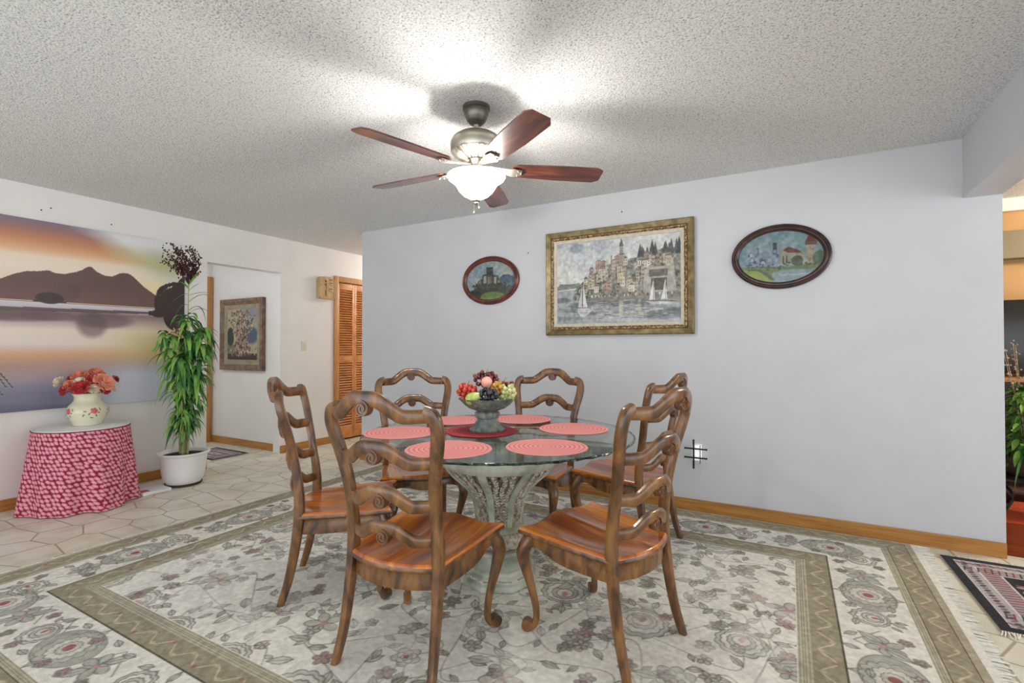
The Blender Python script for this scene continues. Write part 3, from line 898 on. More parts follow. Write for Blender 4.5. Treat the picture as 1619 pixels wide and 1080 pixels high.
# ------------------------------------------------------------------ ceiling fan
CX, CY = -1.397, 2.121
fan = thing('ceiling_fan', 'five-blade ceiling fan with cherry blades and lit glass bowl', 'ceiling fan', (CX, CY, CH))
D = -CH
ob('canopy', lathed([(0.070, 0.0), (0.070, -0.016), (0.064, -0.020), (0.066, -0.026), (0.062, -0.045), (0.050, -0.072), (0.034, -0.090), (0.018, -0.094)], seg=40), 'darknickel', fan)
ob('downrod', lathed([(0.013, -0.08), (0.013, -0.15)], seg=16), 'nickel', fan)
ob('motor_housing', lathed([(0.012, -0.140), (0.05, -0.138), (0.095, -0.148), (0.120, -0.165), (0.131, -0.185), (0.133, -0.20), (0.131, -0.232), (0.126, -0.240)], seg=56), 'nickel', fan)
ob('vent_ring', lathed([(0.126, -0.240), (0.110, -0.252), (0.085, -0.266), (0.062, -0.276), (0.055, -0.282)], seg=120, fn=lambda r, z, a: r * (1 + (0.045 if math.cos(28 * a) > 0.2 else -0.03) * (1 if 0.06 < r < 0.125 else 0))), 'nickel', fan)
ob('switch_housing', lathed([(0.055, -0.282), (0.060, -0.286), (0.052, -0.292), (0.046, -0.305), (0.046, -0.335), (0.052, -0.345), (0.060, -0.35)], seg=40), 'nickel', fan)
bl = frosted('lit_glass', (1.0, 0.96, 0.90, 1), 9.0, 0.6)
ob('glass_bowl', lathed([(0.148, -0.357), (0.150, -0.362), (0.143, -0.374), (0.122, -0.388), (0.108, -0.402), (0.098, -0.418), (0.085, -0.438), (0.064, -0.458), (0.036, -0.472), (0.006, -0.476)], seg=64, cap0=False), bl, fan)
ob('finial', lathed([(0.006, -0.476), (0.020, -0.479), (0.022, -0.485), (0.012, -0.492), (0.014, -0.499), (0.006, -0.508)], seg=20), 'nickel', fan)
for s, ln in ((-1, 0.05), (1, 0.03)):
    bm = bmesh.new(); tube(bm, [(s * 0.012, 0.0, -0.49), (s * 0.016, 0, -0.49 - ln)], 0.0012, 5); ball(bm, (s * 0.016, 0, -0.495 - ln), 0.006, 1, (1, 1, 1.6))
    ob('pull_chain', bm, 'nickel', fan)
for k in range(5):
    a = 0.663 + k * 2 * PI / 5
    zb = 2.12 - CH
    bm = bmesh.new()
    L0, L1 = 0.185, 0.665; n = 14
    def hw(t):
        w = 0.052 + 0.013 * min(1, t / 0.5)
        if t > 0.93: w -= 0.022 * (t - 0.93) / 0.07
        if t < 0.06: w -= 0.018 * (0.06 - t) / 0.06
        return w
    top = []; bot = []
    ts = [0, 0.03, 0.06] + [0.06 + 0.87 * i / n for i in range(1, n + 1)] + [0.965, 1.0]
    for t in ts:
        x = L0 + (L1 - L0) * t; w = hw(t)
        top.append([bm.verts.new((x, y, 0.004)) for y in (-w, -w * 0.5, 0, w * 0.5, w)])
        bot.append([bm.verts.new((x, y, -0.004)) for y in (-w, -w * 0.5, 0, w * 0.5, w)])
    m_ = len(ts)
    for i in range(m_ - 1):
        for j in range(4):
            bm.faces.new((top[i][j], top[i + 1][j], top[i + 1][j + 1], top[i][j + 1]))
            bm.faces.new((bot[i][j], bot[i][j + 1], bot[i + 1][j + 1], bot[i + 1][j]))
        bm.faces.new((top[i][0], bot[i][0], bot[i + 1][0], top[i + 1][0])); bm.faces.new((top[i][4], top[i + 1][4], bot[i + 1][4], bot[i][4]))
    for i in (0, m_ - 1):
        for j in range(4): bm.faces.new((top[i][j], top[i][j + 1], bot[i][j + 1], bot[i][j]))
    o = ob('blade', bm, 'blade', fan, loc=(0, 0, zb), rot=(math.radians(12), 0, a))
    o.rotation_euler = (Matrix.Rotation(a, 4, 'Z') @ Matrix.Rotation(math.radians(-12), 4, 'X')).to_euler()
    bm = bmesh.new()
    sweep(bm, catmull([(0.05, 0, 0.012), (0.10, 0, 0.004), (0.15, 0, -0.006), (0.19, 0, -0.012), (0.235, 0, -0.010)], 5), interp([0.03, 0.034, 0.05, 0.075, 0.05], 5), 0.008, ref=(0, 1, 0), prof=10)
    for yy in (-0.02, 0.02, 0): ball(bm, (0.215 + (0.018 if yy == 0 else 0), yy, -0.016), 0.005, 1)
    ob('blade_iron', bm, 'nickel', o)
for k in range(3):
    L = bpy.data.lights.new('fan_bulb', 'POINT'); L.energy = 10; L.color = (1.0, 0.95, 0.88); L.shadow_soft_size = 0.03
    a = 0.5 + k * 2 * PI / 3
    lo = bpy.data.objects.new('fan_bulb', L); COL.objects.link(lo); lo.parent = fan
    lo.location = (0.035 * math.cos(a), 0.035 * math.sin(a), -0.435)
# ------------------------------------------------------------------ large rug
RX0, RX1, RY0, RY1 = -3.61, 0.63, 0.56, 3.80
RW, RH = RX1 - RX0, RY1 - RY0
cv = Cv(RW, RH, 0.004, '#f3efe5')
rr = random.Random(5)
INK, SAGE, TAUPE, ROSE, OLIVE, SAND = '#716e66', '#c2c3b6', '#cfc8bc', '#c48f92', '#8f8468', '#cfc6b0'
def polar(cx, cy, R):
    w = cv.win(cx - R, cx + R, cy - R, cy + R)
    if w is None: return None
    sl, X, Y = w
    return sl, X, Y, np.hypot(X - cx, Y - cy), np.arctan2(Y - cy, X - cx)
def rosette(cx, cy, R, n=8, fill=SAGE, ring=INK, heart=ROSE, rot=0.0, depth=0.22, layers=3):
    w = polar(cx, cy, R * 1.3)
    if w is None: return
    sl, X, Y, d, a = w
    for L in range(layers):
        Rk = R * (1 - L * 0.30)
        e = Rk * (1 - depth + depth * np.abs(np.cos(n / 2 * (a - rot) + L * 1.57)))
        cv.mix(sl, np.clip((e - d) / 0.004 + 0.5, 0, 1), [fill, '#ebe7dc', TAUPE][L % 3], 0.75)
        cv.mix(sl, np.clip(1.3 - np.abs(d - e) / 0.0032, 0, 1), ring, 0.68)
    cv.mix(sl, np.clip((R * 0.2 - d) / 0.004 + 0.5, 0, 1), heart, 0.9)
def petals(cx, cy, R, n, rot, col, ink=INK, wr=0.26, al=0.85):
    for k in range(n):
        a = rot + 2 * PI * k / n
        x, y = cx + math.cos(a) * R * 0.55, cy + math.sin(a) * R * 0.55
        cv.ell(x, y, R * 0.47, R * wr + 0.0045, ink, 0.72, a)
        cv.ell(x, y, R * 0.47 - 0.005, R * wr - 0.0015, col, al, a)
    cv.ell(cx, cy, R * 0.2, R * 0.2, ROSE, 0.8)
def leafm(x, y, L, ang, col=SAGE, al=0.8):
    ca, sa = math.cos(ang), math.sin(ang)
    P = []
    for t, s in [(0, 0), (.2, .16), (.45, .24), (.7, .18), (1, 0), (.7, -.18), (.45, -.24), (.2, -.16)]:
        P.append((x + ca * L * t - sa * L * s, y + sa * L * t + ca * L * s))
    cv.poly(P, col, al); cv.line(P + [P[0]], 0.005, INK, 0.68); cv.line([P[0], P[4]], 0.005, INK, 0.6)
def palmette(cx, cy, R, ang, heart=ROSE):
    w = polar(cx, cy, R * 1.5)
    if w is None: return
    sl, X, Y, d, a = w
    th = a - ang
    for k, c in ((1.0, SAGE), (0.80, '#ece8de'), (0.55, TAUPE), (0.36, '#e9e4d8')):
        e = R * k * (0.86 + 0.22 * np.cos(th)) * (1 + 0.10 * np.abs(np.cos(6.5 * th)))
        cv.mix(sl, np.clip((e - d) / 0.004 + 0.5, 0, 1), c, 0.8)
        cv.mix(sl, np.clip(1.4 - np.abs(d - e) / 0.0034, 0, 1), INK, 0.75)
    cv.ell(cx, cy, R * 0.2, R * 0.12, heart, 0.9, ang)
    for s in (-1, 0, 1):
        a2 = ang + PI + s * 0.75
        leafm(cx + math.cos(a2) * R * 0.9, cy + math.sin(a2) * R * 0.9, R * 0.55, a2, TAUPE)
def vine(P, wd=0.006, col='#8d8a80'):
    Q = [(p.x, p.y) for p in catmull([(a, b, 0) for a, b in P], 8)]
    cv.line(Q, wd, col, 0.55)
    for i in range(5, len(Q) - 2, 7):
        dx, dy = Q[i + 1][0] - Q[i][0], Q[i + 1][1] - Q[i][1]
        a = math.atan2(dy, dx) + (0.8 if (i // 7) % 2 else -0.8)
        leafm(Q[i][0], Q[i][1], rr.uniform(0.045, 0.08), a, rr.choice([SAGE, TAUPE, '#b5b3a8']))
# field
fx0, fx1, fy0, fy1 = 0.56, RW - 0.60, 0.61, RH - 0.58
tone = cv.noise(1.2, 3, 3)
cv.a += ((tone - 0.5) * 0.05)[..., None]
gx, gy = 8, 6
pts = {}
for i in range(gx + 1):
    for j in range(gy + 1):
        x = fx0 + (fx1 - fx0) * (i + 0.5 * (j % 2) * 0.9) / gx; y = fy0 + (fy1 - fy0) * j / gy
        pts[i, j] = (x + rr.uniform(-.05, .05), y + rr.uniform(-.04, .04))
for (i, j), (x, y) in pts.items():
    for di, dj in ((1, 0), (0, 1), (1, 1) if j % 2 == 0 else (-1, 1)):
        q = pts.get((i + di, j + dj))
        if q and rr.random() < 0.8:
            mx_, my_ = (x + q[0]) / 2, (y + q[1]) / 2
            nx_, ny_ = -(q[1] - y), q[0] - x
            s = rr.choice([-1, 1]) * 0.28
            vine([(x, y), ((x * 2 + mx_) / 3 + nx_ * s, (y * 2 + my_) / 3 + ny_ * s), (mx_, my_), ((q[0] * 2 + mx_) / 3 - nx_ * s, (q[1] * 2 + my_) / 3 - ny_ * s), q])
for (i, j), (x, y) in pts.items():
    k = (i * 3 + j * 5) % 6
    if k in (0, 3): palmette(x, y, rr.uniform(0.10, 0.135), rr.choice([0, 1, 2, 3]) * PI / 2 + rr.uniform(-.4, .4), rr.choice([ROSE, '#a86060', '#c0a080']))
    elif k == 1: rosette(x, y, rr.uniform(0.075, 0.1), 8, SAGE, heart=ROSE)
    elif k == 2: petals(x, y, 0.085, 5, rr.random() * 6, TAUPE)
    elif k == 4: petals(x, y, 0.07, 6, rr.random() * 6, rr.choice(['#c7b8b0', SAGE]))
    else: rosette(x, y, 0.06, 5, TAUPE, heart='#9a5050', depth=0.35)
for _ in range(330):
    x, y = rr.uniform(fx0, fx1), rr.uniform(fy0, fy1)
    if rr.random() < 0.5: petals(x, y, rr.uniform(0.03, 0.045), 5, rr.random() * 6, rr.choice([TAUPE, SAGE, '#c09a98', '#9c9c90']), wr=0.28)
    else: leafm(x, y, rr.uniform(0.06, 0.10), rr.random() * 6.3, rr.choice([SAGE, TAUPE, '#a5a090']))
# ivory border
def band(x0, x1, y0, y1, w, col):
    cv.rect(x0, x1, y0, y0 + w, col); cv.rect(x0, x1, y1 - w, y1, col); cv.rect(x0, x0 + w, y0, y1, col); cv.rect(x1 - w, x1, y0, y1, col)
bw = 0.50
def ringfill(a, b, col):
    cv.rect(a, RW - a, a, b, col); cv.rect(a, RW - a, RH - b, RH - a, col); cv.rect(a, b, a, RH - a, col); cv.rect(RW - b, RW - a, a, RH - a, col)
ringfill(0.0, 0.61, '#f0ece2')
# main border motifs
c0 = 0.305
def walk(n, fn):
    Lx, Ly = RW - 2 * c0, RH - 2 * c0
    for k in range(n):
        s = (k + 0.5) / n * 2 * (Lx + Ly)
        if s < Lx: p = (c0 + s, c0, 0)
        elif s < Lx + Ly: p = (RW - c0, c0 + s - Lx, PI / 2)
        elif s < 2 * Lx + Ly: p = (RW - c0 - (s - Lx - Ly), RH - c0, PI)
        else: p = (c0, RH - c0 - (s - 2 * Lx - Ly), 1.5 * PI)
        fn(k, *p)
def bm_(k, x, y, a):
    if k % 3 == 0:
        for s in (-1, 1): leafm(x, y, 0.14, a + (PI / 2) * s, TAUPE)
        w = 0.155
        cv.ell(x, y, w + 0.006, 0.112, INK, 0.7, a); cv.ell(x, y, w, 0.106, SAGE, 0.7, a)
        rosette(x, y, 0.11, 14, SAGE, heart='#a05a5a', depth=0.14, layers=3)
    elif k % 3 == 1: petals(x, y, 0.075, 6, a, SAGE); leafm(x, y + 0.02, 0.10, a + 0.9); leafm(x, y - 0.02, 0.10, a - 2.2)
    else: palmette(x, y, 0.078, a + PI / 2 * (1 if k % 2 else -1), '#a86060')
walk(54, lambda k, x, y, a: (cv.line([(x - .07 * math.cos(a), y - .07 * math.sin(a)), (x - .1 * math.sin(a), y + .1 * math.cos(a)), (x + .12 * math.cos(a), y + .12 * math.sin(a))], 0.006, '#8d8a80', .8)))
walk(54, bm_)
for k in range(160):
    def small(k_, x, y, a):
        pass
def scatter(k, x, y, a):
    for s in (-1, 1):
        o = s * rr.uniform(0.07, 0.105); x2, y2 = x - math.sin(a) * o, y + math.cos(a) * o
        if rr.random() < 0.6: petals(x2, y2, 0.03, 5, rr.random() * 6, rr.choice(['#8f8f80', TAUPE, '#b09090']), wr=0.28)
        else: leafm(x2, y2, 0.06, rr.random() * 6)
walk(96, scatter)
def guard(a, b, lightside=None):
    ringfill(a, b, '#a39a82')
    L2 = b - a; m = (a + b) / 2
    n = 150
    def seg(k, x, y, ang): pass
    for (x0, y0, x1, y1) in ((m, m, RW - m, m), (m, RH - m, RW - m, RH - m), (m, m, m, RH - m), (RW - m, m, RW - m, RH - m)):
        Lr = math.hypot(x1 - x0, y1 - y0); dx, dy = (x1 - x0) / Lr, (y1 - y0) / Lr; nn = int(Lr / 0.075)
        P = []
        for i in range(nn * 8 + 1):
            t = i / 8 * 0.075; o = math.sin(i * PI / 8) * L2 * 0.24
            P.append((x0 + dx * t - dy * o, y0 + dy * t + dx * o))
        cv.line(P, 0.006, '#d8cfb6', 0.85)
        for i in range(nn):
            t = (i + 0.5) * 0.075; o = (L2 * 0.2) * (-1 if i % 2 else 1)
            cv.ell(x0 + dx * t - dy * o, y0 + dy * t + dx * o, 0.012, 0.009, '#c9b99a' if i % 3 else '#a87468', 0.9)
    for q in (a, b): ringfill(q - 0.003, q + 0.003, '#5e5847')
    if lightside:
        c, d = lightside; ringfill(c, d, '#c4bca6')
        for q in np.arange(c + 0.007, d, 0.010): ringfill(q, q + 0.004, '#9d9580')
guard(0.03, 0.13, (0.13, 0.16)); guard(0.45, 0.56, (0.56, 0.605))
ringfill(0.0, 0.03, '#b8ae98')
blot = np.clip((cv.noise(9, 3, 41) - 0.47) * 5, 0, 1)[..., None]
plain = cv.a.copy(); plain[:] = hexc('#f4f1ea')
inner = np.zeros((cv.ny, cv.nx, 1)); q0, q1 = int(.61 / cv.res), int((RW - .61) / cv.res); inner[q0:int((RH - .61) / cv.res), q0:q1] = 1
cv.a = cv.a * (1 - 0.45 * blot * inner) + plain * (0.45 * blot * inner)
cv.a += ((cv.noise(60, 2, 9) - 0.5) * 0.16)[..., None]
cv.a += ((cv.noise(2.5, 3, 19) - 0.5) * 0.07)[..., None]
RT = 0.013
rug = thing('area_rug', 'large ivory and sage floral rug with olive border bands', 'rug', (0, 0, 0))
M['rug'] = attr_mat('rug_pile', 0.95, 0.5, 260, dist=0.006)
ob('rug_pile', cv.mesh('rug_pile', lambda X, Y: (X + RX0, Y + RY0, RT + 0 * X)), 'rug', rug)
M['rugback'] = mottled('rug_backing', [(0.3, '#a89e86'), (0.7, '#b8ae98')], (30, 30, 30), 3, 0.95)
M['fringe'] = mottled('cotton_fringe', [(0.3, '#d8d4ca'), (0.7, '#efece4')], (60, 60, 60), 3, 0.95)
ob('rug_backing', bx(RX0, RX1, RY0, RY1, 0.0005, RT - 0.0008), 'rugback', rug)
def fringe(x0, y0, x1, y1, ox, oy, n, ln, seed=1, parent=None, name='fringe', kink=0.02):
    bm = bmesh.new(); r2 = random.Random(seed)
    for i in range(n):
        t = (i + 0.5) / n
        x, y = x0 + (x1 - x0) * t, y0 + (y1 - y0) * t
        L = ln * r2.uniform(0.75, 1.15); k = r2.uniform(-kink, kink)
        sx, sy = (x1 - x0), (y1 - y0); q = math.hypot(sx, sy); sx /= q; sy /= q
        P = [(x, y, 0.006), (x + ox * L * 0.5 + sx * k * 0.4, y + oy * L * 0.5 + sy * k * 0.4, 0.005), (x + ox * L + sx * k, y + oy * L + sy * k, 0.004)]
        tube(bm, P, [0.0036, 0.003, 0.0022], 5)
    o = ob(name, bm, 'fringe', parent); o['kind'] = 'stuff'; return o
fringe(RX1, RY0, RX1, RY1, 1, 0, 420, 0.085, 1, rug)
fringe(RX0, RY0, RX0, RY1, -1, 0, 420, 0.05, 2, rug)
ob('fringe_band', bx(RX1 - 0.001, RX1 + 0.035, RY0, RY1, 0.001, 0.009), 'fringe', rug)

# ------------------------------------------------------------------ small dark rug at the right
def small_rug(name, label, x, y, rz, W, H, seed):
    c = Cv(W, H, 0.004, '#1c1d26')
    r2 = random.Random(seed)
    def ring(a, b, col, al=1):
        c.rect(a, W - a, a, b, col, al); c.rect(a, W - a, H - b, H - a, col, al); c.rect(a, b, a, H - a, col, al); c.rect(W - b, W - a, a, H - a, col, al)
    ring(0.045, 0.115, '#b9b2b4'); ring(0.12, 0.20, '#a99a9c'); ring(0.116, 0.121, '#e0dadc'); ring(0.20, 0.206, '#d9d2d4'); ring(0.045, 0.049, '#e0dadc')
    for sd in range(2):
        for i in range(int((H - 0.1) / 0.028)):
            yy = 0.06 + i * 0.028
            for xx in (0.08, W - 0.08): c.ell(xx, yy, 0.016, 0.009, '#4a4650' if i % 2 else '#8a6a70', 0.9, 0.7)
            for xx in (0.16, W - 0.16):
                c.line([(xx - 0.03, yy), (xx + 0.03, yy + 0.012)], 0.006, '#8a3038' if i % 2 else '#3a3440', 0.9)
                c.ell(xx + 0.01, yy + 0.016, 0.01, 0.005, '#c8888c', 0.8)
        for i in range(int((W - 0.1) / 0.028)):
            xx = 0.06 + i * 0.028
            for yy in (0.08, H - 0.08): c.ell(xx, yy, 0.009, 0.016, '#4a4650' if i % 2 else '#8a6a70', 0.9, 0.7)
            for yy in (0.16, H - 0.16):
                c.line([(xx, yy - 0.03), (xx + 0.012, yy + 0.03)], 0.006, '#8a3038' if i % 2 else '#3a3440', 0.9)
    c.poly([(0.26, H / 2), (W / 2, 0.26), (W - 0.26, H / 2), (W / 2, H - 0.26)], '#b58f92')
    c.poly([(0.32, H / 2), (W / 2, 0.34), (W - 0.32, H / 2), (W / 2, H - 0.34)], '#7c2a34')
    for _ in range(26):
        xx, yy = r2.uniform(.23, W - .23), r2.uniform(.23, H - .23); c.ell(xx, yy, 0.022, 0.012, r2.choice(['#c9c2c6', '#a04850', '#c9c2c6']), .85, r2.random() * 3)
        c.line([(xx, yy), (xx + .04, yy + .02)], 0.006, '#c9c2c6', .8)
    c.a += ((c.noise(60, 2, 4) - 0.5) * 0.12)[..., None]
    t = thing(name, label, 'rug', (x, y, 0), rz)
    ob('rug_pile', c.mesh('small_rug_pile', lambda X, Y: (X, Y, 0.010 + 0 * X)), 'rug', t)
    ob('rug_backing', bx(0, W, 0, H, 0.0005, 0.0095), 'rugback', t)
    fringe(0, H, W, H, 0, 1, int(W / 0.009), 0.045, seed, t)
    fringe(0, 0, W, 0, 0, -1, int(W / 0.009), 0.045, seed + 1, t)
    return t
small_rug('runner_rug', 'small dark patterned rug with white fringe at the right edge', 0.775, 2.84, math.radians(1.5), 0.62, 0.86, 3)
t = small_rug('hall_mat', 'small patterned mat on the tiles just inside the hall doorway', -5.95, 3.02, 0.0, 0.62, 0.42, 9)

# ------------------------------------------------------------------ wall mural
MY0, MY1, MZ0, MZ1 = 0.25, 2.583, 0.722, 2.177
W_, H_ = MY1 - MY0, MZ1 - MZ0
c = Cv(W_, H_, 0.005, '#b9b6c4')
X, Y = np.meshgrid(c.xs, c.ys); YW = X + MY0; ZW = Y + MZ0
def grad(stops):
    z = [s[0] for s in stops]; col = np.array([hexc(s[1]) for s in stops])
    return np.stack([np.interp(ZW, z, col[:, k]) for k in range(3)], -1)
sky = grad([(1.52, '#f2cfa6'), (1.70, '#f6dfc4'), (1.82, '#f8ead8'), (1.90, '#fae6cc'), (1.96, '#ecb488'), (2.04, '#cf8e68'), (2.11, '#a97c72'), (2.18, '#857a90')])
c.a[:] = sky
n1 = c.noise(1.3, 4, 21, sx=0.5, sy=2.0)
# warm cloud bank in the upper left that thins to pale at the right
edge = np.clip((2.22 - YW + (ZW - 2.0) * -1.1 + (n1 - .5) * 0.5) / 0.22, 0, 1)
pale = grad([(1.5, '#f0d8b8'), (1.72, '#f4ecd4'), (1.84, '#ecebdc'), (1.95, '#d6d69c'), (2.02, '#d9d8b8'), (2.12, '#efeeee'), (2.18, '#eaebee')])
c.a = c.a * edge[..., None] + pale * (1 - edge[..., None])
c.mix((slice(None), slice(None)), np.clip((n1 - .52) * 5, 0, 1) * (ZW > 1.95) * edge, '#c47a50', 0.35)
c.mix((slice(None), slice(None)), np.exp(-((YW - 2.33) / .16) ** 2 - ((ZW - 1.70) / .12) ** 2), '#ffe9b0', 0.8)
# lake
lake = grad([(0.72, '#6c6c88'), (0.85, '#8c8aa4'), (0.95, '#b0a2b0'), (1.06, '#c8a296'), (1.14, '#e6b48c'), (1.23, '#f6e6da'), (1.34, '#f4e4d8'), (1.42, '#b8a0a0'), (1.475, '#8a7478'), (1.50, '#c9bcc4'), (1.55, '#d8d4e0')])
m = (ZW < 1.555)
c.a[m] = lake[m]
yel = np.exp(-((YW - 2.30) / .28) ** 2 - ((ZW - 1.22) / .16) ** 2) * m
c.mix((slice(None), slice(None)), yel, '#e6d392', 0.8)
blu = np.clip((YW - 1.72 + (1.0 - ZW) * .3) / .4, 0, 1) * np.clip((1.12 - ZW) / .16, 0, 1)
c.mix((slice(None), slice(None)), blu, '#dde3f2', 0.95)
n2 = c.noise(2.0, 4, 33, sx=0.4, sy=3)
c.mix((slice(None), slice(None)), np.clip((n2 - .5) * 3, 0, 1) * m, '#f0dcd0', 0.22)
def my(p): return [(a - MY0, b - MZ0) for a, b in p]
# near band of bare water edge and dark reflections
c.poly(my([(0.25, 1.478), (1.33, 1.476), (1.9, 1.487), (2.3, 1.500), (2.3, 1.522), (1.9, 1.515), (1.33, 1.505), (0.25, 1.50)]), '#5d4a4c', 0.85)
for k, (y, w, d) in enumerate([(1.87, .10, .17), (1.60, .20, .06), (1.95, .20, .10), (1.4, .25, .07), (0.9, .5, .08)]):
    c.ell(y - MY0, 1.475 - d / 2 - MZ0, w, d * .62, '#6a5558', 0.6, soft=1)
# mountains
back = [(0.25, 1.56), (0.25, 1.72), (0.5, 1.80), (0.7, 1.74), (0.95, 1.79), (1.15, 1.71), (1.323, 1.705), (1.40, 1.752), (1.46, 1.777), (1.53, 1.786), (1.588, 1.801), (1.64, 1.782), (1.69, 1.784), (1.73, 1.80), (1.764, 1.812), (1.80, 1.832), (1.835, 1.862), (1.855, 1.868), (1.872, 1.858), (1.90, 1.83), (1.935, 1.812), (1.97, 1.802), (2.01, 1.807), (2.06, 1.838), (2.10, 1.847), (2.135, 1.840), (2.17, 1.815), (2.21, 1.772), (2.25, 1.735), (2.30, 1.70), (2.36, 1.655), (2.40, 1.56)]
c.poly(my(back), '#6d5350')
n3 = c.noise(7, 4, 5)
inside = np.zeros_like(ZW, bool)
ridge = np.interp(YW, [p[0] for p in back[1:-1]], [p[1] for p in back[1:-1]])
inside = (ZW < ridge) & (ZW > 1.56) & (YW < 2.37)
c.mix((slice(None), slice(None)), inside * np.clip((1.70 - ZW) / .14, 0, 1), '#8a6258', 0.5)
c.mix((slice(None), slice(None)), inside * np.clip((n3 - .5) * 4, 0, 1), '#55433f', 0.4)
c.ell(1.60 - MY0, 1.585 - MZ0, .085, .045, '#4a3836', 1); c.rect(1.50 - MY0, 1.70 - MY0, 1.553 - MZ0, 1.562 - MZ0, '#4a3836')
c.rect(0, W_, 1.548 - MZ0, 1.556 - MZ0, '#4c3f44', .8)
# dark wooded headland at the right
for (y, z, a_, b_) in [(2.45, 1.60, .10, .12), (2.53, 1.64, .09, .16), (2.40, 1.56, .07, .08), (2.50, 1.50, .10, .14), (2.57, 1.72, .06, .14), (2.36, 1.51, .06, .035), (2.56, 1.40, .06, .16)]:
    c.ell(y - MY0, z - MZ0, a_, b_, '#40302e', 1)
c.rect(2.28 - MY0, 2.44 - MY0, 1.49 - MZ0, 1.53 - MZ0, '#40302e')
c.ell(2.49 - MY0, 1.61 - MZ0, .12, .15, '#40302e', 1)
r2 = random.Random(2)
for _ in range(120):
    a = r2.uniform(0, PI * 1.2) - .3; c.ell(2.50 - MY0 + .15 * math.cos(a), 1.62 - MZ0 + .17 * math.sin(a), r2.uniform(.008, .03), r2.uniform(.008, .025), '#40302e', .9)
c.mix((slice(None), slice(None)), np.clip(1 - np.abs(YW - 2.575) / .012, 0, 1) * (ZW < 1.95), '#3a2c2c', 0.7)
mu = thing('wall_mural', 'large sunset lake and mountain panel mounted on the left wall', 'wall art', (0, 0, 0))
M['print'] = attr_mat('satin_print', 0.45, 0.0)
ob('print', c.mesh('mural_print', lambda X, Y: (LX + 0.0125 + 0 * X, X + MY0, Y + MZ0)), 'print', mu)
M['edge'] = mottled('panel_edge', [(0.3, '#4d4650'), (0.7, '#5a525c')], (9, 9, 9), 2, 0.6)
ob('panel', bx(LX + 0.001, LX + 0.012, MY0, MY1, MZ0, MZ1), 'edge', mu)

# ------------------------------------------------------------------ framed harbour painting
def frame_mesh(w, h, prof):
    """prof: list of (inset from outer edge, depth from wall); rectangle centred on the origin in x,z; wall at y=0, room towards -y"""
    bm = bmesh.new(); prev = None
    for ins, d in prof:
        a, b = w / 2 - ins, h / 2 - ins
        ring = [bm.verts.new((sx * a, -d, sz * b)) for sx, sz in ((-1, -1), (1, -1), (1, 1), (-1, 1))]
        if prev:
            for i in range(4):
                k = (i + 1) % 4; bm.faces.new((prev[i], ring[i], ring[k], prev[k]))
        prev = ring
    return bm
PW, PH = 1.195, 0.862
pic = thing('framed_painting', 'large gold-framed painting of a harbour town with sailboats', 'painting', (-1.202, BY - 0.002, 1.733))
M['goldframe'] = mottled('antique_gold', [(0.25, '#4c4028'), (0.5, '#776842'), (0.75, '#94855c')], (18, 18, 18), 5, 0.4, metal=0.35, bmp=0.25)
M['linen'] = mottled('linen_liner', [(0.3, '#b8b2a0'), (0.7, '#cfc9b8')], (30, 30, 30), 3, 0.8)
M['ornate'] = mottled('carved_brown_gold', [(0.3, '#3a2816'), (0.48, '#7a5c34'), (0.6, '#c0a478'), (0.75, '#5a3f22')], (60, 60, 60), 4, 0.45, metal=0.2, bmp=0.6, bd=0.006)
ob('frame', frame_mesh(PW, PH, [(0, 0.0), (0, 0.042), (0.006, 0.048), (0.012, 0.046), (0.042, 0.036), (0.046, 0.030)]), 'goldframe', pic, smooth=False)
o = ob('carved_slip', frame_mesh(PW, PH, [(0.046, 0.030), (0.050, 0.036), (0.060, 0.034), (0.066, 0.026), (0.070, 0.028)]), 'ornate', pic, smooth=False)
bm = bmesh.new()
for k in range(64):
    t = (k + .5) / 64
    for s in (-1, 1):
        ball(bm, ((t - .5) * (PW - .11), -0.034, s * (PH / 2 - 0.057)), 0.0065, 1, (1, .7, .8))
        if k < 46: ball(bm, (s * (PW / 2 - 0.057), -0.034, ((k + .5) / 46 - .5) * (PH - .11)), 0.0065, 1, (.8, .7, 1))
ob('beading', bm, 'ornate', pic)
ob('liner', frame_mesh(PW, PH, [(0.070, 0.028), (0.078, 0.024), (0.094, 0.022), (0.097, 0.014)]), 'linen', pic, smooth=False)
w, h = PW - 2 * 0.096, PH - 2 * 0.096
c = Cv(w, h, 0.0032, '#cdd4d6')
r2 = random.Random(12)
X, Y = np.meshgrid(c.xs, c.ys); u = X / w; v = Y / h
al = (slice(None), slice(None))
nn = c.noise(5, 5, 3)
c.mix(al, np.clip((nn - .45) * 4, 0, 1), '#e4e6da', .9)
c.mix(al, np.clip((c.noise(4, 4, 8) - .55) * 5, 0, 1) * (v > .6), '#96a4bc', .8)
c.ell(.17 * w, .93 * h, .07, .04, '#8fa0bf', .8, soft=1)
c.mix(al, np.clip((.42 - v) / .02, 0, 1), '#a7b2b6', 1)
c.mix(al, np.clip((.42 - v) / .02, 0, 1) * np.clip((c.noise(6, 4, 13, sx=.5, sy=4) - .48) * 6, 0, 1), '#5f6c70', .7)
c.mix(al, np.clip((.12 - v) / .12, 0, 1), '#d4dbe2', .6)
P = lambda *q: [(a * w, b * h) for a, b in q]
c.poly(P((0, .46), (.03, .50), (.10, .49), (.2, .50), (.2, .44), (0, .42)), '#6d7a7c', .8)
c.poly(P((.14, .30), (.17, .45), (.24, .52), (.33, .60), (.37, .68), (.45, .70), (.58, .74), (.70, .76), (.82, .82), (1, .84), (1, .24), (.5, .26), (.16, .28)), '#8a8c7c')
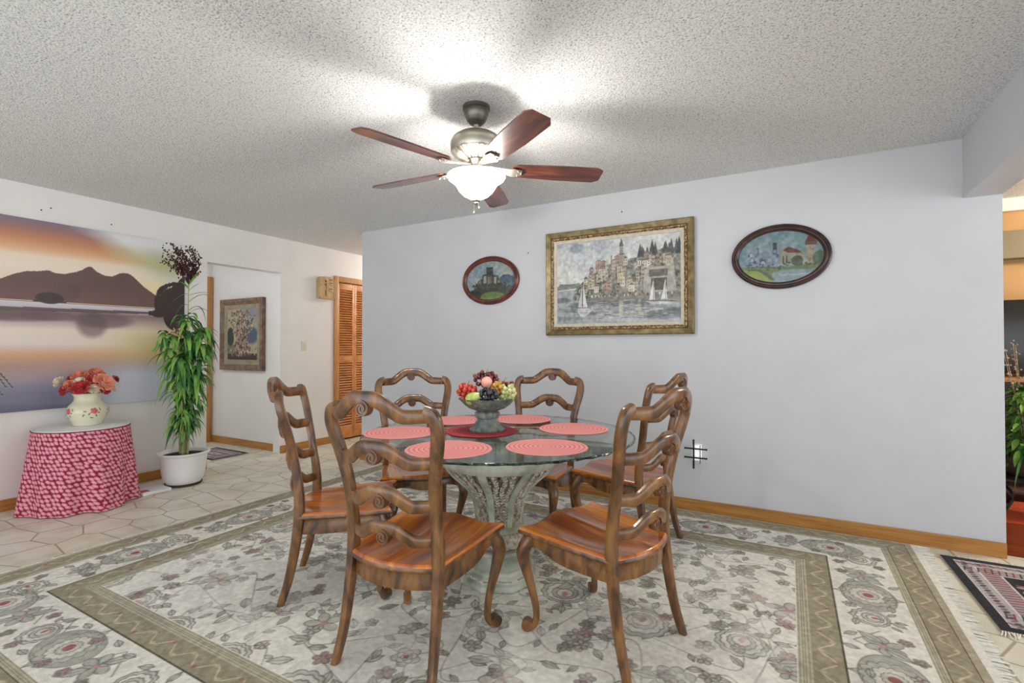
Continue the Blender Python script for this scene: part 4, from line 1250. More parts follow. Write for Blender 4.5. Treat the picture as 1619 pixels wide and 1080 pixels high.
for _ in range(600):
    x = r2.uniform(.16, 1); top = np.interp(x, [.16, .24, .37, .58, .75, 1], [.38, .52, .68, .74, .80, .84]); y = r2.uniform(.3, top)
    c.ell(x * w, y * h, r2.uniform(.006, .018), r2.uniform(.004, .012), r2.choice(['#4d5648', '#6b6e58', '#a5a88c', '#c9c4a8', '#3e4540']), .7, r2.random() * 3)
for k in range(16):
    x = r2.uniform(.66, 1); y = .74 + (x - .6) * .14; H0 = r2.uniform(.08, .17)
    c.poly(P((x - .022, y), (x, y + H0), (x + .022, y)), '#434d4c', .9)
for x, H0 in ((.79, .22), (.99, .22)): c.poly(P((x - .03, .76), (x, .80 + H0 * .7), (x + .03, .76)), '#39434a', .95)
for k in range(64):
    x = r2.uniform(.24, .95); top = np.interp(x, [.24, .37, .58, .95], [.46, .66, .70, .74]); y = r2.uniform(.34, top); ww = r2.uniform(.02, .05); hh = r2.uniform(.06, .13)
    colr = r2.choice(['#d8ccae', '#c9b394', '#e6dfca', '#c09880', '#d6c494', '#bfb6a4', '#b98a74'])
    c.rect((x - ww / 2) * w, (x + ww / 2) * w, y * h, (y + hh) * h, colr, .92)
    c.poly(P((x - ww / 2 - .004, y + hh), (x + ww / 2 + .004, y + hh), (x, y + hh + .025)), r2.choice(['#7d6a58', '#6a6058', '#9c7460']), .9)
    for q in range(2):
        for s in range(2): c.rect((x - ww * .28 + q * ww * .36) * w, (x - ww * .28 + q * ww * .36 + .006) * w, (y + hh * (.2 + .4 * s)) * h, (y + hh * (.2 + .4 * s) + .02) * h, '#4d463e', .8)
c.rect(.535 * w, .565 * w, .70 * h, .90 * h, '#a39c90'); c.poly(P((.53, .90), (.57, .90), (.55, 1.0)), '#5d625f'); c.rect(.528 * w, .572 * w, .80 * h, .815 * h, '#6a665c')
c.rect(.465 * w, .475 * w, .70 * h, .80 * h, '#8a8478')
c.poly(P((.72, .34), (.73, .60), (.78, .63), (.90, .63), (.95, .66), (.97, .34)), '#b9b3a4')
c.rect(.78 * w, .90 * w, .36 * h, .50 * h, '#5a5148'); c.rect(.765 * w, .905 * w, .52 * h, .60 * h, '#6d6256')
c.poly(P((.16, .30), (.75, .33), (1, .31), (1, .27), (.5, .29), (.2, .27)), '#8e897a')
for k in range(22): c.rect((.30 + k * .03) * w, (.31 + k * .03) * w, .31 * h, .335 * h, r2.choice(['#e8e0d0', '#a05848', '#54504a']), .8)
for k in range(170):
    x = r2.uniform(.3, .95); y = r2.uniform(.05, .26); c.rect((x - r2.uniform(.01, .05)) * w, (x + .02) * w, y * h, (y + .008) * h, r2.choice(['#c9bd9a', '#5b665f', '#dfe0d4', '#6d7a72']), .6)
c.rect(.53 * w, .56 * w, .06 * h, .26 * h, '#d8d0b4', .6); c.rect(.68 * w, .70 * w, .10 * h, .26 * h, '#cfc3a0', .5)
# sailing boats
c.line(P((.225, .18), (.225, .50)), .004, '#5a5a58'); c.poly(P((.23, .20), (.23, .48), (.265, .20)), '#e6e8e8'); c.poly(P((.22, .20), (.22, .46), (.185, .20)), '#cfd4d6')
c.poly(P((.18, .19), (.28, .19), (.30, .15), (.25, .08), (.21, .08), (.185, .13)), '#dcdad2'); c.line(P((.18, .19), (.28, .19)), .004, '#6a6864'); c.line(P((.20, .13), (.28, .13)), .003, '#7d7a74')
for x in (.80, .89):
    c.poly(P((x - .035, .25), (x, .50), (x + .012, .25)), '#eceeee'); c.line(P((x, .24), (x, .51)), .003, '#6a6a68')
c.poly(P((.73, .245), (.96, .225), (.93, .19), (.78, .205)), '#d6d4cc'); c.line(P((.73, .245), (.96, .225)), .004, '#5a5854')
g_ = c.a.mean(-1, keepdims=True); c.a = (c.a * .62 + g_ * .38) * .92
c.a += ((c.noise(45, 3, 5) - .5) * .26)[..., None]
M['canvas'] = attr_mat('oil_canvas', 0.5, 0.35, 220, dist=0.002)
ob('canvas', c.mesh('canvas', lambda X, Y: (X - w / 2, -0.016 + 0 * X, Y - h / 2)), 'canvas', pic)
ob('back_board', bx(-PW / 2 + .02, PW / 2 - .02, -0.012, -0.001, -PH / 2 + .02, PH / 2 - .02), 'darkwood', pic)

# ------------------------------------------------------------------ oval castle pictures
def oval_frame(name, label, x, z, paint, mat):
    A, B = 0.302, 0.221
    t = thing(name, label, 'picture', (x, BY - 0.002, z))
    bm = bmesh.new(); seg = 96; prev = None
    for ins, d in [(0, 0.0), (0, 0.018), (0.004, 0.024), (0.010, 0.026), (0.015, 0.022), (0.018, 0.022), (0.026, 0.030), (0.034, 0.030), (0.040, 0.022), (0.044, 0.020), (0.048, 0.008)]:
        ring = [bm.verts.new(((A - ins) * math.cos(2 * PI * i / seg), -d, (B - ins) * math.sin(2 * PI * i / seg))) for i in range(seg)]
        if prev:
            for i in range(seg):
                k = (i + 1) % seg; bm.faces.new((prev[i], ring[i], ring[k], prev[k]))
        prev = ring
    ob('frame', bm, mat, t)
    a, b = A - .044, B - .044
    c = Cv(2 * a, 2 * b, 0.0025, '#9db4bf')
    paint(c, 2 * a, 2 * b)
    c.a *= .82; c.a += ((c.noise(50, 3, 5) - .5) * .22)[..., None]
    ob('painting', c.mesh('oval_painting', lambda X, Y: (X - a, -0.010 + 0 * X, Y - b), mask=lambda X, Y: ((X - a) / (a + .003)) ** 2 + ((Y - b) / (b + .003)) ** 2 < 1), 'canvas', t)
    gl = bmesh.new(); r_ = []
    for k, (s, d) in enumerate([(1, .020), (.7, .026), (.35, .029)]):
        r_.append([gl.verts.new((a * s * math.cos(2 * PI * i / 48), -d, b * s * math.sin(2 * PI * i / 48))) for i in range(48)])
    for j in range(2):
        for i in range(48): k = (i + 1) % 48; gl.faces.new((r_[j][i], r_[j][k], r_[j + 1][k], r_[j + 1][i]))
    gl.faces.new(r_[2])
    ob('glass', gl, 'picglass', t)
    return t
M['mahog'] = mottled('mahogany_frame', [(0.3, '#3c1812'), (0.6, '#6a2e20'), (0.8, '#84402e')], (20, 20, 20), 3, 0.3, coat=0.5)
M['darkoval'] = mottled('dark_mahogany_frame', [(0.3, '#20100e'), (0.6, '#3e211c'), (0.8, '#553028')], (20, 20, 20), 3, 0.3, coat=0.5)
def paint_ruin(c, w, h):
    r2 = random.Random(3); P = lambda *q: [(a * w, b * h) for a, b in q]; al = (slice(None), slice(None))
    c.a[:] = hexc('#a9bdc8'); c.mix(al, np.clip((c.noise(9, 4, 2) - .45) * 4, 0, 1), '#d3dac8', .8)
    c.poly(P((.6, .4), (.75, .62), (.88, .62), (1, .55), (1, .3), (.6, .3)), '#5f7688')
    c.poly(P((0, 0), (0, .22), (.2, .30), (.4, .44), (.7, .42), (.85, .34), (1, .3), (1, 0)), '#2f3a24')
    c.poly(P((.2, .28), (.24, .50), (.33, .56), (.34, .66), (.42, .68), (.42, .84), (.56, .84), (.57, .64), (.66, .62), (.70, .48), (.78, .34), (.5, .28)), '#55564e')
    for x0, x1, y0, y1, cc in ((.26, .31, .36, .52, '#8d8c80'), (.36, .42, .44, .62, '#b9b6a6'), (.45, .52, .42, .60, '#8d8a7c'), (.58, .63, .40, .58, '#c9c6b8'), (.66, .70, .36, .48, '#a9a698'), (.43, .55, .66, .72, '#3a3a34'), (.43, .55, .80, .84, '#3a3a34')):
        c.rect(x0 * w, x1 * w, y0 * h, y1 * h, cc)
    for _ in range(150): c.ell(r2.uniform(.1, .9) * w, r2.uniform(.12, .42) * h, .012, .008, r2.choice(['#26301c', '#4a5a2c', '#39472a', '#1e2418']), .8, r2.random() * 3)
    c.ell(.55 * w, .08 * h, .13, .045, '#7d9a3c', .9); c.ell(.5 * w, .0, .2, .03, '#8aa648', .8)
def paint_castle(c, w, h):
    r2 = random.Random(4); P = lambda *q: [(a * w, b * h) for a, b in q]; al = (slice(None), slice(None))
    c.a[:] = hexc('#86aab0'); c.mix(al, np.clip((c.noise(8, 4, 6) - .45) * 4, 0, 1) * 1.0, '#a9bcc6', .8)
    c.poly(P((0, .35), (.05, .60), (.12, .52), (.2, .66), (.3, .56), (.42, .62), (.5, .52), (.5, .3), (0, .25)), '#8fa5b8')
    c.rect(.42 * w, .47 * w, .55 * h, .78 * h, '#39475a'); c.rect(.22 * w, .25 * w, .55 * h, .70 * h, '#5f7488')
    for k in range(26): x, y = r2.uniform(.08, .52), r2.uniform(.36, .62); c.rect(x * w, (x + .035) * w, y * h, (y + .06) * h, r2.choice(['#d5dce6', '#6d7f94', '#a9b8c8', '#4d5b70']), .9)
    c.poly(P((.5, .32), (.5, .60), (.56, .68), (.62, .58), (.78, .56), (.80, .32)), '#b3b09c')
    c.poly(P((.54, .62), (.60, .68), (.72, .60), (.76, .54), (.60, .56)), '#7d3a34')
    for x in (.53, .57, .68): c.rect(x * w, (x + .02) * w, .36 * h, .50 * h, '#5a6058')
    c.ell(.70 * w, .40 * h, .035, .035, '#4d5434', .9)
    c.rect(.80 * w, .90 * w, .32 * h, .70 * h, '#b9b296'); c.rect(.79 * w, .92 * w, .68 * h, .74 * h, '#7a5a4a'); c.poly(P((.79, .74), (.92, .74), (.86, .92), (.84, .92)), '#7d2f30')
    for k in range(12): x, y = r2.uniform(.81, .88), r2.uniform(.36, .64); c.rect(x * w, (x + .012) * w, y * h, (y + .03) * h, '#8a8468', .9)
    c.ell(.95 * w, .42 * h, .04, .05, '#5d7450', .9)
    c.poly(P((0, 0), (0, .34), (.3, .33), (.6, .30), (1, .34), (1, .22), (.5, .24), (.4, 0)), '#66823a')
    c.poly(P((.38, 0), (.42, .2), (.6, .22), (1, .24), (1, 0)), '#92a8b0'); c.rect(.5 * w, .9 * w, .12 * h, .16 * h, '#c0cad0', .7)
    c.poly(P((.05, .28), (.25, .24), (.44, .08), (.4, 0), (.1, 0)), '#a3b62a'); c.poly(P((.18, .30), (.34, .22), (.44, .06), (.40, .05), (.30, .18)), '#3c4a24', .8)
    for _ in range(40): c.ell(r2.uniform(.1, .9) * w, r2.uniform(.26, .38) * h, .008, .006, r2.choice(['#3a4a2c', '#26332a']), .8)
oval_frame('oval_picture', 'oval mahogany-framed picture of a dark ruined castle, left of the big painting', -2.376, 1.812, paint_ruin, 'mahog')
oval_frame('oval_picture', 'oval dark-framed picture of a castle with a red-roofed tower, right of the big painting', -0.050, 1.822, paint_castle, 'darkoval')

# ------------------------------------------------------------------ floral picture in the side hall
HW, HH = 0.845, 0.868
hp = thing('framed_tapestry', 'wood-framed floral bouquet picture hanging in the side hall', 'picture', (-5.79, 3.658, 1.358))
M['tapframe'] = mottled('walnut_gilt_frame', [(0.3, '#54392a'), (0.6, '#7d6048'), (0.8, '#9a8068')], (16, 16, 16), 3, 0.35, coat=0.4)
ob('frame', frame_mesh(HW, HH, [(0, 0.0), (0, 0.045), (0.01, 0.050), (0.035, 0.048), (0.065, 0.034), (0.07, 0.028)]), 'tapframe', hp, smooth=False)
M['taupeliner'] = mottled('taupe_liner', [(0.3, '#8a8068'), (0.7, '#a29880')], (20, 20, 20), 3, 0.7)
ob('liner', frame_mesh(HW, HH, [(0.07, 0.028), (0.075, 0.024), (0.125, 0.022), (0.128, 0.016)]), 'taupeliner', hp, smooth=False)
w, h = HW - .25, HH - .25
c = Cv(w, h, 0.0045, '#b3a88e'); r2 = random.Random(8); al = (slice(None), slice(None))
X, Y = np.meshgrid(c.xs, c.ys)
c.mix(al, np.clip((Y / h - .62) * 4, 0, 1) * np.clip((X / w - .4) * 4, 0, 1), '#8a8fa0', .9)
c.rect(0, w, 0, .13 * h, '#3a2c26'); c.ell(.1 * w, .45 * h, .07, .12, '#2b3a34', 1); c.ell(.82 * w, .48 * h, .12, .10, '#4a5a70', 1, soft=1); c.rect(.0, .3 * w, .13 * h, .3 * h, '#6d6450', .7)
c.ell(.5 * w, .32 * h, .07, .10, '#8a6a70', 1)
for k in range(900):
    t = r2.random(); y = .08 + .88 * t; sp = .13 + .22 * math.exp(-((t - .75) / .25) ** 2) + .22 * math.exp(-((t - .1) / .16) ** 2)
    x = .48 + r2.gauss(0, sp * .6)
    c.ell(x * w, y * h, r2.uniform(.005, .020), r2.uniform(.005, .014), r2.choice(['#cfc2a8', '#b8937e', '#8a6454', '#d8ceb8', '#4a3c30', '#3c4436', '#a0766c', '#a89a78', '#2a2520', '#7a4a48', '#5d6450']), .85, r2.random() * 3)
ob('tapestry', c.mesh('tapestry', lambda X, Y: (X - w / 2, -0.018 + 0 * X, Y - h / 2)), 'canvas', hp)
ob('back_board', bx(-HW / 2 + .03, HW / 2 - .03, -0.012, -0.001, -HH / 2 + .03, HH / 2 - .03), 'darkwood', hp)
# ------------------------------------------------------------------ round side table with a floor-length skirt
SX, SY, SZ = -4.735, 1.712, 0.60
st = thing('side_table', 'small round table with pink floral skirt against left wall', 'table', (SX, SY, 0))
ob('tabletop', lathed([(0.280, 0.585), (0.287, 0.588), (0.287, 0.599), (0.281, 0.602)], seg=64), 'clothwhite', st)
for k in range(3):
    a = 0.6 + k * 2 * PI / 3
    ob('leg', bx(-0.018, 0.018, -0.018, 0.018, 0.0, 0.586, bev=0.003, mtx=Matrix.Translation((0.2 * math.cos(a), 0.2 * math.sin(a), 0))), 'oak', st)
bm = bmesh.new(); uvl = bm.loops.layers.uv.new('UVMap')
seg, hn = 220, 26; grid = []
def fold(a, t):
    f = 0.5 * math.sin(7 * a + 0.7) + 0.32 * math.sin(11 * a + 2.1 + 0.8 * math.sin(2 * a)) + 0.28 * math.sin(4 * a + 1.0)
    f = math.copysign(abs(f) ** 0.8, f)
    return f * 0.047 * t ** 1.1
for j in range(hn + 1):
    t = j / hn; row = []
    z = 0.5905 - 0.5905 * t + (0.006 if j == hn else 0)
    for i in range(seg + 1):
        a = 2 * PI * i / seg
        r = 0.2885 + 0.045 * t ** 0.9 + fold(a, t)
        x = r * math.cos(a); y = r * math.sin(a)
        x = max(x, -(SX - LX) * 1.0 + 0.018 + 0.006 * math.sin(9 * a))
        row.append((x, y, max(z, 0.004)))
    grid.append(row)
V = [[bm.verts.new(p) for p in row[:-1]] for row in grid]
for j in range(hn):
    for i in range(seg):
        k = (i + 1) % seg
        f = bm.faces.new((V[j][i], V[j + 1][i], V[j + 1][k], V[j][k]))
        for lp, (jj, ii) in zip(f.loops, ((j, i), (j + 1, i), (j + 1, i + 1), (j, i + 1))):
            lp[uvl].uv = (ii / seg * 2.15 / 0.033 + 0.5 * (1 - jj / hn) * 0.59 / 0.030, (1 - jj / hn) * 0.59 / 0.030)
me = bpy.data.meshes.new('skirt'); bm.to_mesh(me); bm.free()
sk = ob('skirt', me, 'cloth', st)
tr = bmesh.new(); tube(tr, [(0.289 * math.cos(2 * PI * i / 90), 0.289 * math.sin(2 * PI * i / 90), 0.590) for i in range(91)], 0.004, 6)
M['crimson'] = mottled('crimson_edge', [(0.3, '#6d1c30'), (0.7, '#8a2840')], (30, 30, 30), 2, 0.8)
ob('skirt_trim', tr, 'crimson', st)

# vase
VX, VY, VZ = -4.745, 1.745, 0.6022
vs_ = thing('vase', 'round cream vase painted with roses on the skirted side table', 'vase', (VX, VY, VZ))
ob('vase_body', lathed([(0.082, 0.0), (0.088, 0.003), (0.091, 0.012), (0.102, 0.035), (0.119, 0.065), (0.128, 0.098), (0.127, 0.125), (0.116, 0.152), (0.097, 0.172), (0.086, 0.188), (0.082, 0.205), (0.084, 0.222), (0.094, 0.240), (0.098, 0.246), (0.092, 0.247), (0.078, 0.225), (0.074, 0.20)], seg=56, cap1=True), 'ceramic', vs_)
def vr(z): return float(np.interp(z, [0.035, 0.065, 0.098, 0.125, 0.152], [0.102, 0.119, 0.128, 0.127, 0.116]))
M['rosepaint'] = mottled('painted_rose', [(0.3, '#b83c44'), (0.7, '#e07a74')], (60, 60, 60), 3, 0.4)
M['leafpaint'] = mottled('painted_leaf', [(0.3, '#4a5444'), (0.7, '#77806a')], (60, 60, 60), 3, 0.4)
def decal(bmx, a, z, r, sc=(1, 1), rot=0):
    """slightly raised painted petal on the vase belly"""
    rad = vr(z) + 0.0005
    vs = []
    for i in range(10):
        t = 2 * PI * i / 10; du, dv = r * sc[0] * math.cos(t), r * sc[1] * math.sin(t)
        du, dv = du * math.cos(rot) - dv * math.sin(rot), du * math.sin(rot) + dv * math.cos(rot)
        aa = a + du / rad; zz = z + dv; q = vr(zz) + 0.0012
        vs.append(bmx.verts.new((q * math.cos(aa), q * math.sin(aa), zz)))
    q = vr(z) + 0.0022; cc = bmx.verts.new((q * math.cos(a), q * math.sin(a), z))
    for i in range(10): bmx.faces.new((vs[i], vs[(i + 1) % 10], cc))
bml = bmesh.new()
va = math.atan2(-VY, -VX)   # side that faces the room
for a0 in (va + 0.30, va - 1.05, va + 1.6, va + 2.9):
    bmr = bmesh.new()
    for k in range(5):
        decal(bmr, a0 + 0.10 * math.cos(k * 1.257), 0.117 + 0.013 * math.sin(k * 1.257), 0.011)
    decal(bmr, a0, 0.117, 0.008)
    ob('painted_rose', bmr, 'rosepaint', vs_)
    for k, (da, dz) in enumerate([(.22, -.012), (-.22, -.02), (.12, -.034), (-.42, .0), (-.5, -.03), (.30, .012), (-.1, -.05)]):
        decal(bml, a0 + da, 0.115 + dz, 0.008, (1.5, .5), k)
ob('painted_leaves', bml, 'leafpaint', vs_)
# roses in the vase
def rose_mesh(r, seed=0):
    bm = bmesh.new(); r2 = random.Random(seed)
    rings = [(5, 1.0, 0.35, 0.60), (5, 0.80, 0.60, 0.56), (5, 0.58, 0.85, 0.50), (4, 0.36, 1.0, 0.45)]
    for n, rad, tilt, wd in rings:
        off = r2.random() * 6
        for k in range(n):
            a = off + 2 * PI * k / n
            G = []
            for j in range(5):
                t = j / 4; row = []
                for i in range(5):
                    s = -1 + 2 * i / 4
                    rr_ = rad * r * (0.25 + 0.75 * math.sin(t * PI / 2)) * (1 + 0.12 * (t > .9))
                    aa = a + s * wd * 1.5 * (0.5 + 0.5 * math.sin(t * PI * .75)) * (PI / n / wd * .62)
                    z = r * (tilt * 0.55 + 0.62 * t ** 1.3 * (0.5 + 0.5 * tilt)) - r * 0.14 * (1 if t == 1 else 0) * (1 - tilt) - 0.10 * r * s * s * t
                    row.append(bm.verts.new((rr_ * math.cos(aa), rr_ * math.sin(aa), z - 0.2 * r)))
                G.append(row)
            for j in range(4):
                for i in range(4): bm.faces.new((G[j][i], G[j][i + 1], G[j + 1][i + 1], G[j + 1][i]))
    ball(bm, (0, 0, r * 0.35), r * 0.22, 1)
    return bm
def rm(name, a, b): return mottled(name, [(0.3, a), (0.7, b)], (25, 25, 25), 2, 0.7)
rcol = {'coral': rm('coral_petal', '#e07a62', '#f2a688'), 'red': rm('red_petal', '#b02a34', '#d8484a'), 'cream': rm('cream_petal', '#e4d6c0', '#f3ecdc'), 'salmon': rm('salmon_petal', '#ee9878', '#f8b898')}
cen = Vector((VX, VY, VZ + 0.272))
vR = Vector((0.873, 0.488, 0)); vF = Vector((0.92, -0.39, 0))
vd = Vector((VX, VY, 0)).normalized(); vRt = Vector((-vd.y, vd.x, 0)) * -1
if vRt.dot(vR) < 0: vRt = -vRt
toward = -vd
flowers = [('salmon', .085, .095, .050, .058, 'large salmon rose at the right front of the vase bouquet'), ('red', -.040, .105, .018, .046, 'red rose at the front centre of the vase bouquet'),
           ('coral', -.045, .03, .098, .044, 'coral rose at the upper left of the vase bouquet'), ('coral', .045, .015, .108, .050, 'coral rose on the crown of the vase bouquet'),
           ('cream', -.045, .075, .058, .036, 'cream rose above the front red rose in the vase'), ('cream', -.160, .01, .062, .036, 'cream rosebud sticking out at the far left of the bouquet'),
           ('red', .018, .085, .062, .036, 'small red rose in the middle between cream and salmon roses'), ('red', -.120, .055, .004, .038, 'red rose low at the left rim of the vase'),
           ('coral', -.105, .07, .042, .032, 'small coral rose left of the front red rose'), ('cream', .03, .11, .010, .032, 'cream rose low at the front right of the vase'),
           ('red', .095, .08, -.006, .032, 'red rose low at the right rim of the vase'), ('cream', .140, .03, .004, .028, 'small cream blossom hanging at the right rim of the vase'),
           ('red', .160, .0, .072, .026, 'small dark red blossom at the far right of the bouquet'), ('coral', .0, -.06, .09, .045, 'coral rose at the back of the vase bouquet'),
           ('red', -.08, -.04, .075, .040, 'red rose at the back left of the vase bouquet')]
for i, (cname, r_, f_, z_, rad, lb) in enumerate(flowers):
    p = cen + vRt * r_ + toward * f_ + Vector((0, 0, z_))
    t = thing('artificial_rose', lb, 'flower', p)
    n_ = (vRt * r_ * 6 + toward * (f_ * 5 + .25) + Vector((0, 0, 0.5 + z_ * 2))).normalized()
    bm = rose_mesh(rad * 1.2, i)
    q = n_.to_track_quat('Z', 'Y').to_matrix().to_4x4()
    bmesh.ops.transform(bm, matrix=q, verts=bm.verts)
    ob('petals', bm, rcol[cname], t)
    sb = bmesh.new(); e = Vector((VX, VY, VZ + 0.215)) - p
    e = e + (vRt * r_ + toward * f_) * 0.35
    tube(sb, [(-n_ * rad * .25), (-n_ * rad * .6 + e * .3), e], 0.0022, 5)
    ob('stem', sb, 'leafdark', t)
bm = bmesh.new(); r2 = random.Random(6)
for i in range(26):
    a = r2.random() * 6.28; rr_ = r2.uniform(.02, .09)
    leaf(bm, (math.cos(a) * rr_, math.sin(a) * rr_, r2.uniform(-.02, .07)), (math.cos(a), math.sin(a), r2.uniform(-.2, .6)), (0, 0, 1), r2.uniform(.05, .08), .03, .4)
bmesh.ops.create_icosphere(bm, subdivisions=2, radius=0.035)
for v in bm.verts: v.co.z = max(v.co.z, -0.02)
o = ob('bouquet_foliage', bm, 'leafdark', loc=cen + Vector((0, 0, 0.01))); tag(o, 'dark green foliage filling between the roses in the vase', 'foliage')

# ------------------------------------------------------------------ tall potted plant
PX, PY = -4.655, 2.40
pt = thing('potted_plant', 'tall leafy plant with dried brown top in a white pot', 'plant', (PX, PY, 0))
ob('saucer', lathed([(0.115, 0.0), (0.135, 0.002), (0.142, 0.022), (0.135, 0.022), (0.128, 0.010)], seg=40), 'darkpl', pt)
ob('pot', lathed([(0.120, 0.012), (0.130, 0.016), (0.138, 0.035), (0.150, 0.05), (0.163, 0.10), (0.172, 0.18), (0.178, 0.25), (0.182, 0.262), (0.198, 0.270), (0.203, 0.282), (0.198, 0.288), (0.180, 0.286), (0.168, 0.262), (0.160, 0.245)], seg=64, cap1=False), 'whitepl', pt)
ob('soil', lathed([(0.002, 0.262), (0.08, 0.268), (0.167, 0.258), (0.167, 0.245)], seg=40, cap0=True), 'soil', pt)
r2 = random.Random(21)
stemP = []
for k, (dx, dy, top, bend) in enumerate([(0.0, 0.01, 1.78, .02), (.04, .03, 1.35, .10), (-.03, -.03, 1.30, -.09), (.05, -.04, 1.10, -.03), (-.04, .05, 1.2, .13), (.02, -.02, 1.42, .04)]):
    P = catmull([(dx * .6, dy * .6, 0.25), (dx, dy, 0.55), (dx * 1.2, dy * 1.2 + bend * .4, 0.9), (dx * 1.2, dy + bend, top)], 6)
    bm = bmesh.new(); tube(bm, P, [0.010 - 0.006 * i / (len(P) - 1) for i in range(len(P))], 7)
    ob('stem', bm, 'stem', pt); stemP.append(P)
def lance(bm, base, az, L, W, lift, droop, seg=7):
    base = Vector(base); pts_ = []; d = Vector((math.cos(az), math.sin(az), 0)); prev = None
    side = Vector((-d.y, d.x, 0)); 
    for i in range(seg + 1):
        t = i / seg
        c_ = base + d * (L * t * (1 - 0.25 * t * droop)) + Vector((0, 0, L * (lift * t - droop * t * t)))
        c_.x = max(c_.x, -(PX - LX) - 0 + 0.02 + 0 * t) if True else c_.x
        w = W * 0.5 * (math.sin(PI * (0.06 + 0.94 * t) ** 0.75)) if t < 1 else 0.0006
        row = [bm.verts.new(c_ - side * w + Vector((0, 0, w * .35))), bm.verts.new(c_), bm.verts.new(c_ + side * w + Vector((0, 0, w * .35)))]
        if prev:
            bm.faces.new((prev[0], prev[1], row[1], row[0])); bm.faces.new((prev[1], prev[2], row[2], row[1]))
        prev = row
WL = LX - PX  # wall in local x
bA, bB = bmesh.new(), bmesh.new()
for k in range(520):
    P = r2.choice(stemP[1:]) if r2.random() < .85 else stemP[0]
    zt = r2.random() ** 0.75
    z = 0.48 + zt * 1.0
    p = min(P, key=lambda q: abs(q.z - z))
    wid = float(np.interp(z, [0.45, 0.65, 0.95, 1.3, 1.5], [0.45, 0.8, 1.1, 0.95, 0.5]))
    az = r2.uniform(0, 2 * PI)
    L = r2.uniform(0.11, 0.20) * (0.75 + .35 * wid)
    if math.cos(az) < -0.5: L *= 0.75
    lance(bA if r2.random() < .6 else bB, p + Vector((0, 0, r2.uniform(-.03, .03))), az, L, r2.uniform(.030, .048), r2.uniform(-.1, .6), r2.uniform(.6, 1.25))
for k in range(46):   # curled low growth above the soil
    az = r2.uniform(0, 6.28); z = r2.uniform(0.33, 0.62)
    lance(bB if k % 2 else bA, (math.cos(az) * .02, math.sin(az) * .02, z), az, r2.uniform(.08, .15), .016, .5, 1.3)
for k, (z, az, L, li, dr) in enumerate([(1.50, 1.2, .22, .9, .9), (1.66, 1.5, .20, .5, .3), (1.44, 4.9, .22, .9, 1.1), (1.58, -1.8, .16, .2, 1.3), (1.72, -1.2, .12, .9, .5), (1.70, 1.0, .10, 1.2, .4), (1.40, 1.9, .30, .9, 1.4), (1.34, 4.5, .26, .7, 1.3), (1.52, 1.57, .25, 1.1, 1.5), (1.68, 4.4, .18, -.2, .6), (1.60, 1.6, .30, 1.0, .9), (1.75, 0.3, .15, 1.3, .6), (1.05, 1.5, .34, .9, .6)]):
    p = min(stemP[0], key=lambda q: abs(q.z - z))
    lance(bA if k % 3 else bB, (p.x, p.y, z), az, L, .026, li, dr)
fo = ob('foliage', bA, 'leaf', pt)
fo2 = ob('foliage', bB, 'leafdark', pt); fo2['label'] = 'darker green leaves'
bm = bmesh.new()
base_ = stemP[0][-1]
for k in range(26):
    az = r2.uniform(0, 6.28); sp_ = r2.uniform(.03, .14)
    L = r2.uniform(.10, .33)
    P = catmull([base_ + Vector((0, 0, -.02)), base_ + Vector((math.cos(az) * sp_ * .5, math.sin(az) * sp_ * .7, L * .55)), base_ + Vector((math.cos(az) * sp_ * .8, math.sin(az) * sp_ - .07, L))], 5)
    tube(bm, P, 0.002, 5)
    for q in P[3:]:
        for _ in range(4):
            o_ = Vector((r2.gauss(0, .014), r2.gauss(0, .017), r2.gauss(0, .016)))
            ball(bm, q + o_, r2.uniform(.004, .0075), 1, (1, 1, 1.3))
ob('dried_flower_head', bm, 'dried', pt)
bm = bmesh.new()
for _ in range(22): ball(bm, (0.05 + r2.gauss(0, .02), -0.07 + r2.gauss(0, .025), 1.33 + r2.gauss(0, .025)), r2.uniform(.006, .011), 1)
M['tanseed'] = mottled('tan_blossom', [(0.3, '#a07850'), (0.7, '#c8a078')], (40, 40, 40), 2, 0.8)
ob('dried_blossom', bm, 'tanseed', pt)

# fern at the left edge of the picture, on its own stand
fs = thing('fern_stand', 'wooden plant stand at the far left holding a fern', 'stand', (-4.60, 0.87, 0))
ob('stand_top', lathed([(0.13, 0.87), (0.14, 0.875), (0.14, 0.89), (0.13, 0.895)], seg=32), 'darkcab', fs)
for k in range(3):
    a = 0.4 + k * 2 * PI / 3
    bm = bmesh.new(); tube(bm, [(0.07 * math.cos(a), 0.07 * math.sin(a), 0.87), (0.06 * math.cos(a), 0.06 * math.sin(a), 0.3), (0.12 * math.cos(a), 0.12 * math.sin(a), 0.008)], 0.014, 8)
    ob('leg', bm, 'darkcab', fs)
fe = thing('potted_fern', 'fern whose green fronds arch into view at the left edge', 'plant', (-4.60, 0.87, 0.8955))
ob('pot', lathed([(0.07, 0), (0.08, 0.003), (0.105, 0.14), (0.112, 0.145), (0.108, 0.15), (0.09, 0.13)], seg=32), 'whitepl', fe)
r2 = random.Random(3)
